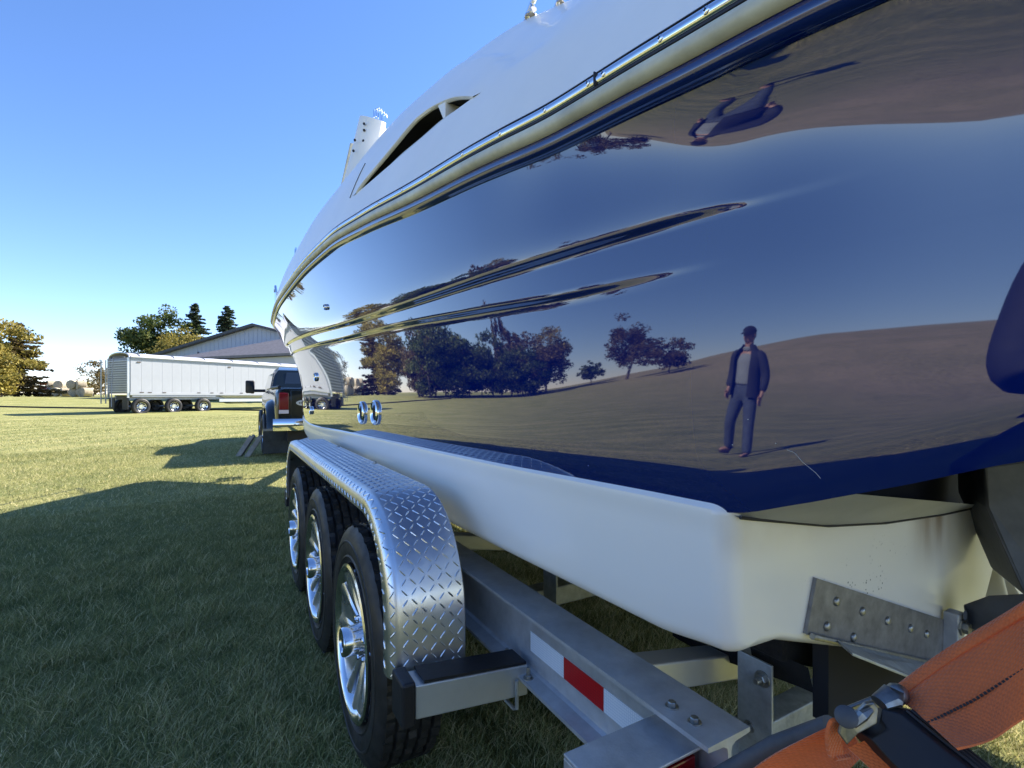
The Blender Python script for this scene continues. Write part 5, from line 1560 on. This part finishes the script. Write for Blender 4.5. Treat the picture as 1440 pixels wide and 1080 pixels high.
# ---------------------------------------------------------------- orange strap with ratchet
def web_mat():
    m = mat('orange_polyester_webbing', (.80, .17, .035), .75, noise=0)
    nt = m.node_tree; L = nt.links.new; b = nt.nodes['Principled BSDF']
    uv = N(m, 'ShaderNodeUVMap'); uv.uv_map = 'UVMap'
    def wave(sc, rot, kind='BANDS'):
        mp = N(m, 'ShaderNodeMapping'); mp.inputs['Rotation'].default_value = (0, 0, rot); L(uv.outputs[0], mp.inputs[0])
        w = N(m, 'ShaderNodeTexWave'); w.inputs['Scale'].default_value = sc; w.inputs['Distortion'].default_value = .3; L(mp.outputs[0], w.inputs[0]); return w.outputs['Fac']
    def mth(op, a, c):
        x = N(m, 'ShaderNodeMath'); x.operation = op
        for i, q in enumerate((a, c)):
            if hasattr(q, 'links'): L(q, x.inputs[i])
            else: x.inputs[i].default_value = q
        return x.outputs[0]
    w = mth('MULTIPLY', wave(95, R(38)), wave(95, R(-38)))
    w2 = mth('ADD', w, mth('MULTIPLY', wave(150, 0), .5))
    bu = N(m, 'ShaderNodeBump'); bu.inputs['Strength'].default_value = .55; bu.inputs['Distance'].default_value = .0012; L(w2, bu.inputs['Height']); L(bu.outputs[0], b.inputs['Normal'])
    n = N(m, 'ShaderNodeTexNoise'); n.inputs['Scale'].default_value = 5; n.inputs['Detail'].default_value = 7; L(uv.outputs[0], n.inputs[0])
    r = N(m, 'ShaderNodeValToRGB')
    r.color_ramp.elements[0].position = .28; r.color_ramp.elements[0].color = (.40, .10, .04, 1)
    r.color_ramp.elements[1].position = .72; r.color_ramp.elements[1].color = (.95, .34, .14, 1)
    e = r.color_ramp.elements.new(.5); e.color = (.95, .19, .03, 1)
    L(n.outputs['Fac'], r.inputs[0])
    mx = N(m, 'ShaderNodeMix'); mx.data_type = 'RGBA'; mx.blend_type = 'MULTIPLY'; mx.inputs[0].default_value = .18
    L(r.outputs[0], mx.inputs[6]); rr = N(m, 'ShaderNodeValToRGB'); rr.color_ramp.elements[0].color = (.5, .42, .4, 1); L(w, rr.inputs[0]); L(rr.outputs[0], mx.inputs[7])
    L(mx.outputs[2], b.inputs['Base Color'])
    b.inputs['Sheen Weight'].default_value = .3
    return m
M['web'] = web_mat()

def ribbon(name, L_, R_, thick, parent, m='web', seg=8, wave_=.0, label=None, off=None):
    """webbing between two edge polylines (left, right), with real thickness and uv"""
    L_ = [Vector(p) for p in L_]; R_ = [Vector(p) for p in R_]
    def smooth(P, k=6):
        out = []
        for i in range(len(P)-1):
            p0, p1, p2, p3 = P[max(i-1, 0)], P[i], P[i+1], P[min(i+2, len(P)-1)]
            for j in range(k):
                t = j/k
                out.append(.5*((2*p1)+(-p0+p2)*t+(2*p0-5*p1+4*p2-p3)*t*t+(-p0+3*p1-3*p2+p3)*t**3))
        out.append(P[-1]); return out
    L_, R_ = smooth(L_), smooth(R_)
    n = len(L_); top = []; uvs = []
    d = 0
    for i in range(n):
        if i: d += ((L_[i]+R_[i])/2-(L_[i-1]+R_[i-1])/2).length
        row = []; 
        w = (R_[i]-L_[i])
        tg = ((L_[min(i+1, n-1)]+R_[min(i+1, n-1)])-(L_[max(i-1, 0)]+R_[max(i-1, 0)]))
        nr = w.cross(tg).normalized()
        for j in range(seg+1):
            f = j/seg
            p = L_[i]+w*f+nr*(wave_*math.sin(math.pi*f)+wave_*.25*math.sin(d*40+f*5))
            row.append((p, nr, f, d))
        top.append(row)
    mb = MB(); rows = []
    for row in top:
        up_ = [q[0]+q[1]*thick/2 for q in row]; dn = [q[0]-q[1]*thick/2 for q in row][::-1]
        rows.append(up_+dn)
    mb.grid(rows, close_v=True)
    k = 2*(seg+1)
    mb.f.append(tuple(range(k))); mb.m.append(0); b_ = len(mb.v)-k; mb.f.append(tuple(b_+i for i in range(k))); mb.m.append(0)
    o = part(name, mb, m, parent, label=label, angle=50, recalc=True, off=off)
    me = o.data; uvl = me.uv_layers.new(name='UVMap')
    width = (R_[0]-L_[0]).length
    vd = []
    for row in top:
        vd += [(q[2]*width, q[3]) for q in row] + [(q[2]*width, q[3]) for q in row][::-1]
    for lp in me.loops: uvl.data[lp.index].uv = vd[lp.vertex_index]
    return o

SB = W(.55, .2)
strap = root('ratchet_strap', (SB.x, SB.y, .72), TRZ, label='wide orange webbing tie down strap with a ratchet at the stern of the boat', cat='strap', author=(.55, .2, .72))
def make_strap():
    # upper run, rising from the ratchet to the stern eye
    Lu = [at(1262, 982, .47), at(1340, 925, .46), at(1442, 862, .445), at(1560, 790, .43), Vector((.95, .06, 1.07)), Vector((1.25, .02, 1.125))]
    Ru = [at(1345, 1052, .40), at(1396, 1040, .40), at(1446, 1008, .395), at(1560, 945, .385), Vector((.93, .03, .99)), Vector((1.25, -.03, 1.07))]
    ribbon('webbing', Lu, Ru, .0022, strap, wave_=.004, label='orange webbing running up to the boat')
    # second layer under it, darker rolled edge
    L2 = [p+Vector((.004, .006, .0035)) for p in Lu]; R2 = [a.lerp(b_, .10)+Vector((.001, .002, .003)) for a, b_ in zip(Lu, Ru)]
    ribbon('webbing_edge', L2, R2, .003, strap, wave_=.002)
    # black stitch line along the middle
    cnt = 0
    a = [p.lerp(q, .60) for p, q in zip(Lu, Ru)]
    path = []
    for i in range(3):
        for k in range(14): path.append(a[i].lerp(a[i+1], k/14))
    nn = (Ru[1]-Lu[1]).cross(Lu[2]-Lu[1]).normalized()
    if nn.dot(Vector((0, 0, EYE))-Lu[1]) < 0: nn = -nn
    st = MB()
    for k in range(0, 40):
        p, q = path[k], path[k+1]
        st.tube([p.lerp(q, .15)+nn*.0045, p.lerp(q, .8)+nn*.0045], .0011, 5)
    part('stitching', st, 'black', strap, kind='stuff')
    # lower run wrapping down and rolled
    Ll = [at(1172, 1018, .50), at(1120, 1045, .515), at(1060, 1080, .53), at(990, 1130, .55), Vector((.66, .58, .50)), Vector((.745, .70, .395))]
    Rl = [at(1215, 1062, .475), at(1190, 1085, .485), at(1150, 1118, .50), at(1060, 1190, .52), Vector((.72, .52, .46)), Vector((.80, .69, .395))]
    ribbon('webbing', Ll, Rl, .004, strap, wave_=.016)
    # loop end folded through the ratchet
    lp = []
    for f in np.linspace(0, 1, 9):
        a_ = f*math.pi*1.15
        lp.append(at(1172-10*math.sin(a_), 1040-28*math.cos(a_), .462))
    ribbon('webbing_loop', lp, [p+Vector((.020, -.002, -.004)) for p in lp], .003, strap)
    # tail of webbing with printed dark stripes
    Lt = [at(1192, 1052, .455), at(1228, 1085, .44), at(1260, 1120, .43)]
    Rt = [at(1246, 1028, .452), at(1290, 1068, .435), at(1330, 1110, .42)]
    ribbon('webbing_tail', Lt, Rt, .003, strap)
    # ratchet: two side plates, spindle, pawl
    def plate(pxs, Y, th, nm):
        A = [at(x, y, Y+dy) for x, y, dy in pxs]
        nrm = (A[1]-A[0]).cross(A[2]-A[0]).normalized()*th
        n = len(A); q = MB().add([p-nrm for p in A]+[p+nrm for p in A], [tuple(range(n)), tuple(range(2*n-1, n-1, -1))]+[(i, (i+1) % n, (i+1) % n+n, i+n) for i in range(n)])
        return part(nm, q, 'steel', strap, smooth=False, recalc=True, bevel=.0012)
    plate([(1178, 1030, .005), (1184, 1006, .005), (1206, 998, .002), (1216, 988, 0), (1228, 986, 0), (1234, 996, -.002), (1232, 1016, -.004), (1206, 1030, 0), (1190, 1046, .003)], .45, .0025, 'ratchet_plate')
    plate([(1172, 1018, .03), (1186, 996, .03), (1226, 980, .03), (1244, 986, .03), (1236, 1008, .03), (1200, 1030, .03)], .47, .0022, 'ratchet_plate')
    part('spindle', MB().tube([at(1190, 1008, .440), at(1196, 1004, .50)], .0062, 16), 'dark_metal', strap)
    part('spindle_nut', MB().lathe([(0, .006), (.006, .006), (.009, .004), (.009, 0)], tuple(at(1190, 1008, .438)), tuple((at(1190, 1008, .43)-at(1190, 1008, .45)).normalized()), 18), 'dark_metal', strap)
    part('ratchet_tooth', MB().tube([at(1199, 1020, .444), at(1214, 1006, .444), at(1226, 998, .446)], [.003, .0045, .002], 6), 'steel', strap)
    part('print_mark', MB().tube([at(1205, 1015, .4455), at(1210, 1011, .4452), at(1216, 1012, .445), at(1222, 1009, .445)], .0009, 5), 'seam', strap)
    part('top_pin', MB().tube([at(1243, 990, .455), at(1262, 974, .465)], [.007, .009], 14).ball(tuple(at(1262, 976, .46)), .010, .009, .009, 14, 8), 'steel', strap)
    part('ratchet_arm', MB().tube([at(1236, 988, .452), at(1254, 978, .455), at(1270, 984, .45)], [.007, .010, .007], 10, sx=1.2, sy=.7), 'steel', strap)
    # black plastic handle coming towards the camera
    def sect(a, b_, th): 
        d_ = (b_-a); nrm = Vector((d_.z, 0, -d_.x)).normalized()
        return a, b_, th
    A = [at(1234, 996, .448), at(1262, 1004, .44), at(1300, 1035, .425), at(1350, 1075, .405), at(1420, 1140, .38)]
    B = [at(1234, 1022, .448), at(1226, 1040, .44), at(1256, 1074, .425), at(1300, 1112, .405), at(1360, 1180, .38)]
    T = [at(1278, 998, .455), at(1296, 1000, .45), at(1350, 1048, .43), at(1390, 1080, .41), at(1460, 1140, .385)]
    rows = []
    for a_, b_, t_ in zip(A, B, T):
        rows.append([b_, b_.lerp(a_, .5)+Vector((-.001, -.003, 0)), a_+Vector((0, -.003, .001)), a_.lerp(t_, .35)+Vector((0, -.001, .003)), t_, t_+Vector((.01, .02, -.01)), b_+Vector((.015, .03, -.008))])
    q = MB().grid(rows, close_v=True)
    q.f.append(tuple(range(7))); q.m.append(0)
    hd = part('handle', q, 'black', strap, recalc=True, angle=40, bevel=.001)
    for f in (.25, .45, .65, .82):
        part('grip_rib', MB().tube([a_.lerp(t_, f)+Vector((0, -.002, .0035)) for a_, t_ in zip(A[1:], T[1:])], .0016, 6), 'black', hd)
make_strap()

# grey round tube running to the camera under the strap (rear guide)
M['web_dark'] = mat('dark_strap_core', (.03, .03, .035), .6)
part('rear_guide_tube', MB().tube([at(1170, 1022, .56), at(1090, 1050, .62), at(1000, 1100, .66)], .012, 12), 'dark_metal', trailer)
# ---------------------------------------------------------------- people
def skinned(name, V, Eg, rad, m, parent, sub=2, root_i=0):
    me = bpy.data.meshes.new(name)
    me.from_pydata([tuple(p) for p in V], Eg, [])
    bm = bmesh.new(); bm.from_mesh(me)
    ly = bm.verts.layers.skin.verify()
    bm.verts.ensure_lookup_table()
    for i, v in enumerate(bm.verts):
        r_ = rad[i]
        v[ly].radius = r_ if isinstance(r_, tuple) else (r_, r_)
        v[ly].use_root = (i == root_i)
    bm.to_mesh(me); bm.free()
    me.materials.append(M[m])
    o = bpy.data.objects.new(name, me); COL.objects.link(o); o.parent = parent
    s = o.modifiers.new('skin', 'SKIN'); s.use_smooth_shade = True; s.use_x_symmetry = False
    d = o.modifiers.new('subsurf', 'SUBSURF'); d.levels = sub; d.render_levels = sub
    ROOT[o.name] = ROOT[parent.name]
    return o

def person(loc, face, label, pose, outer='vest', cap=True, dark_hands=False):
    """faces +y in its own frame; metres; standing height about 1.78"""
    rt = root('person', (loc[0], loc[1], loc[2]), face, label=label, cat='person')
    J = pose
    H_ = J['head']
    # continuous body: hips, spine, neck, head, arms, hands
    V = [(0, 0, .93), (0, -.01, 1.10), (0, 0, 1.28), (0, .0, 1.40), (0, .01, 1.50), H_[0], H_[1]]
    Eg = [(0, 1), (1, 2), (2, 3), (3, 4), (4, 5), (5, 6)]
    rad = [(.14, .10), (.13, .09), (.14, .095), (.10, .07), .054, .070, .060]
    hands = []
    for sx, key in ((-1, 'L'), (1, 'R')):
        sh, el, wr, hd = J['arm'+key]
        b = len(V)
        V += [(sx*.14, 0, 1.38), sh, el, wr, hd]; rad += [.05, .045, .038, .029, (.040, .018)]
        Eg += [(3, b), (b, b+1), (b+1, b+2), (b+2, b+3), (b+3, b+4)]
        hv = Vector(hd); wv = Vector(wr); d = (hv-wv).normalized()
        side = Vector(J.get('side'+key, (0, 1, 0)))
        side = (side - d*side.dot(d)).normalized(); nn = d.cross(side)
        for k, (o_, l_) in enumerate(((-.030, .062), (-.010, .075), (.010, .080), (.030, .072))):
            c = len(V)
            V += [tuple(hv+side*o_+d*.022), tuple(hv+side*o_*1.1+d*(.022+l_*.5)+nn*.006), tuple(hv+side*o_*1.15+d*(.022+l_*.9)+nn*.026)]
            rad += [.0105, .0095, .0075]; Eg += [(b+4, c), (c, c+1), (c+1, c+2)]
        c = len(V)
        V += [tuple(hv+side*.040-d*.02), tuple(hv+side*.062+d*.012+nn*.008)]; rad += [.013, .010]; Eg += [(b+4, c), (c, c+1)]
    for sx, key in ((-1, 'L'), (1, 'R')):
        hp, kn, an, toe = J['leg'+key]
        b = len(V)
        V += [hp, kn, an, toe]; rad += [.075, .05, .036, (.04, .03)]
        Eg += [(0, b), (b, b+1), (b+1, b+2), (b+2, b+3)]
    skinned('body', V, Eg, rad, 'cap' if dark_hands else 'skin', rt, 1)  # photographer's hands and neck coloured dark in place of shadow
    # trousers
    V = [(0, 0, 1.06), (0, 0, .92)]; Eg = [(0, 1)]; rad = [(.168, .132), (.178, .138)]
    for sx, key in ((-1, 'L'), (1, 'R')):
        hp, kn, an, toe = J['leg'+key]; b = len(V)
        mid = Vector(hp).lerp(Vector(kn), .45); cf = Vector(kn).lerp(Vector(an), .4); lo = Vector(kn).lerp(Vector(an), 1.02)
        V += [(hp[0], hp[1], hp[2]-.03), tuple(mid), kn, tuple(cf), tuple(lo)]; rad += [.108, .098, .078, .074, .068]
        Eg += [(1, b), (b, b+1), (b+1, b+2), (b+2, b+3), (b+3, b+4)]
        tv = Vector(toe); av = Vector(an)
        bd = (tv-av); bd.z = 0; bd = bd.normalized() if bd.length > 1e-4 else Vector((0, 1, 0))
        ft = Vector((av.x, av.y, .045))
        skinned('boot', [tuple(ft-bd*.05), tuple(ft+bd*.06), tuple(ft+bd*.15+Vector((0, 0, -.008))), tuple(ft+Vector((0, 0, .10)))], [(0, 1), (1, 2), (3, 0)], [.045, (.050, .042), (.045, .03), .048], 'boot', rt, 2)
    skinned('trousers', V, Eg, rad, 'denim', rt, 2, 1)
    # shirt (front panel) and dark jacket with sleeves, open at the front
    skinned('shirt', [(0, .012, 1.00), (0, .016, 1.15), (0, .016, 1.32), (0, .01, 1.44)], [(0, 1), (1, 2), (2, 3)], [(.165, .128), (.162, .128), (.165, .125), (.11, .085)], 'shirt', rt, 2, 1)
    part('collar', MB().lathe([(.075, 0), (.085, .03), (.07, .05)], (0, .01, 1.455), (0, 0, 1), 20), 'shirt', rt, off=(0, 0, 0))
    open_ = J.get('open', .55)
    rows = []
    for z, rx, ry in ((.84, .235, .185), (.94, .228, .180), (1.10, .215, .170), (1.24, .225, .170), (1.36, .235, .160), (1.44, .205, .130), (1.50, .118, .100), (1.54, .090, .088)):
        rows.append([(rx*math.sin(a)*(1+.02*math.sin(a*7+z*9)), .005+ry*math.cos(a), z) for a in np.linspace(open_, 2*math.pi-open_, 29)])
    inner = [[(p[0]*.955, p[1]*.955, p[2]) for p in r_] for r_ in rows]
    jb = MB().grid(rows, flip=True); jb.grid(inner)
    part('jacket', jb, outer, rt, off=(0, 0, 0), angle=80)
    for sx, key in ((-1, 'L'), (1, 'R')):
        sh, el, wr, hd = [Vector(q) for q in J['arm'+key]]
        m1 = sh.lerp(el, .5); m2 = el.lerp(wr, .5); m3 = el.lerp(wr, .92)
        skinned('sleeve', [(sx*.12, 0, 1.41), tuple(sh), tuple(m1), tuple(el), tuple(m2), tuple(m3)], [(0, 1), (1, 2), (2, 3), (3, 4), (4, 5)], [.09, .092, .080, .070, .062, .055], outer, rt, 2)
    # head detail
    h = Vector(H_[0]).lerp(Vector(H_[1]), .55); fd = Vector(J.get('look', (0, 1, 0))).normalized(); sd = Vector((fd.y, -fd.x, 0)).normalized(); upv = Vector((0, 0, 1))
    hb = MB(); rows = []
    for i in range(15):
        ph = math.pi*i/14
        z = math.cos(ph)
        rw = []
        for k in range(24):
            a = 2*math.pi*k/24
            fx, sx_ = math.cos(a), math.sin(a)
            w = .074*math.sin(ph)*(1-.18*max(0, -z)); l_ = .098*math.sin(ph)*(1-.10*max(0, -z))
            brow = .004*math.exp(-((z-.15)/.12)**2)*max(0, fx)**4
            chin = .012*math.exp(-((z+.72)/.2)**2)*max(0, fx)**3
            rw.append(h+fd*(fx*(l_+brow+chin))+sd*(sx_*w)+upv*(z*.118))
        rows.append(rw)
    hb.grid(rows, close_v=True)
    hb.tube([h+fd*.094+upv*.022, h+fd*.112-upv*.012, h+fd*.118-upv*.024, h+fd*.098-upv*.030], [.007, .011, .014, .008], 8)
    hd_ = part('head', hb, 'skin', rt, off=(0, 0, 0), recalc=True, angle=80)
    for k in (-1, 1):
        part('ear', MB().tube([h+sd*k*.073+upv*.025, h+sd*k*.082-fd*.008+upv*.01, h+sd*k*.075-upv*.028], [.008, .014, .007], 8), 'skin', hd_, off=(0, 0, 0))
        part('eye', MB().ball(tuple(h+fd*.089+sd*k*.030+upv*.018), .010, .010, .007, 10, 6), 'eye', hd_, off=(0, 0, 0))
    part('mouth', MB().tube([h+fd*.088+sd*.022-upv*.058, h+fd*.098-upv*.060, h+fd*.088-sd*.022-upv*.058], [.003, .005, .003], 6), 'rust', hd_, off=(0, 0, 0))
    hr = MB(); rows = []
    for i in range(8):
        ph = math.pi*.5*i/7*1.25
        rows.append([h-fd*.012+fd*(math.cos(a)*.101*math.sin(ph))+sd*(math.sin(a)*.080*math.sin(ph))+upv*(.014+math.cos(ph)*.112) for a in np.linspace(.9, 2*math.pi-.9, 20)])
    part('hair', hr.grid(rows), 'hair', rt, off=(0, 0, 0))
    if cap:
        cb = MB(); rows = []
        for i in range(9):
            ph = math.pi*.5*i/8
            rows.append([h+fd*(math.cos(a)*.112*math.sin(ph))+sd*(math.sin(a)*.090*math.sin(ph))+upv*(.052+.078*math.cos(ph)) for a in np.linspace(0, 2*math.pi, 25)[:-1]])
        cb.grid(rows, close_v=True)
        br = []
        for f in (0, .35, .7, 1):
            br.append([h+fd*((.095+.075*f)*math.cos(a))+sd*(.090*math.sin(a))*(1-.1*f)+upv*(.052-.022*f*f-.01*abs(math.sin(a))) for a in np.linspace(-1.15, 1.15, 13)])
        cb.grid(br); cb.grid([[p-upv*.004 for p in r_] for r_ in br])
        part('cap', cb, 'cap', rt, off=(0, 0, 0), recalc=True)
    return rt

stand = dict(head=((0, .015, 1.60), (0, .03, 1.70)), look=(0, 1, -.1),
    armL=((-.215, -.01, 1.40), (-.285, -.07, 1.14), (-.265, .03, .92), (-.25, .07, .86)),
    armR=((.215, -.01, 1.40), (.30, -.05, 1.14), (.30, .02, .90), (.295, .05, .83)),
    legL=((-.10, 0, .88), (-.19, .02, .48), (-.27, -.10, .09), (-.32, .04, .04)),
    legR=((.10, 0, .88), (.18, .10, .48), (.24, .16, .09), (.28, .32, .04)), open=.62)
PX, PY = -6.3, 0.95
person((PX, PY, ground_z(PX, PY)), R(-54), 'man in cap, dark jacket, pale shirt and jeans standing in the field, mirrored in hull', stand)
man = [o for o in bpy.data.objects if o.name == 'person'][0]
man.rotation_euler = (Matrix.Rotation(R(7), 3, 'X') @ Matrix.Rotation(R(-54), 3, 'Z')).to_euler()

# photographer just behind the camera, knees bent, both hands at the camera
shoot = dict(head=((0, .06, 1.60), (0, .09, 1.69)), look=(0, 1, -.35),
    armL=((-.21, .02, 1.39), (-.30, .10, 1.15), (-.14, .31, 1.13), (-.10, .37, 1.13)),
    armR=((.21, .02, 1.39), (.31, .10, 1.15), (.15, .31, 1.13), (.11, .37, 1.13)),
    sideL=(0, 0, 1), sideR=(0, 0, 1),
    legL=((-.10, 0, .88), (-.15, .05, .48), (-.17, -.02, .09), (-.19, .13, .04)),
    legR=((.10, 0, .88), (.14, .05, .48), (.17, -.04, .09), (.20, .11, .04)), open=.35)
person((-.35, -.355, 0), R(-60), 'person in dark jacket standing at the stern beside the strap, hands raised in front, coloured dark as in shadow', shoot, cap=True, dark_hands=True)
ph = W(0, 0)
single('phone', MB().box(-.036, .036, -.004, .004, -.078, .078), 'black', (.012, -.024, EYE-.03), R(0), label='slim black phone held upright in both hands by the stern', cat='phone', smooth=False, bevel=.003)

make_grass()
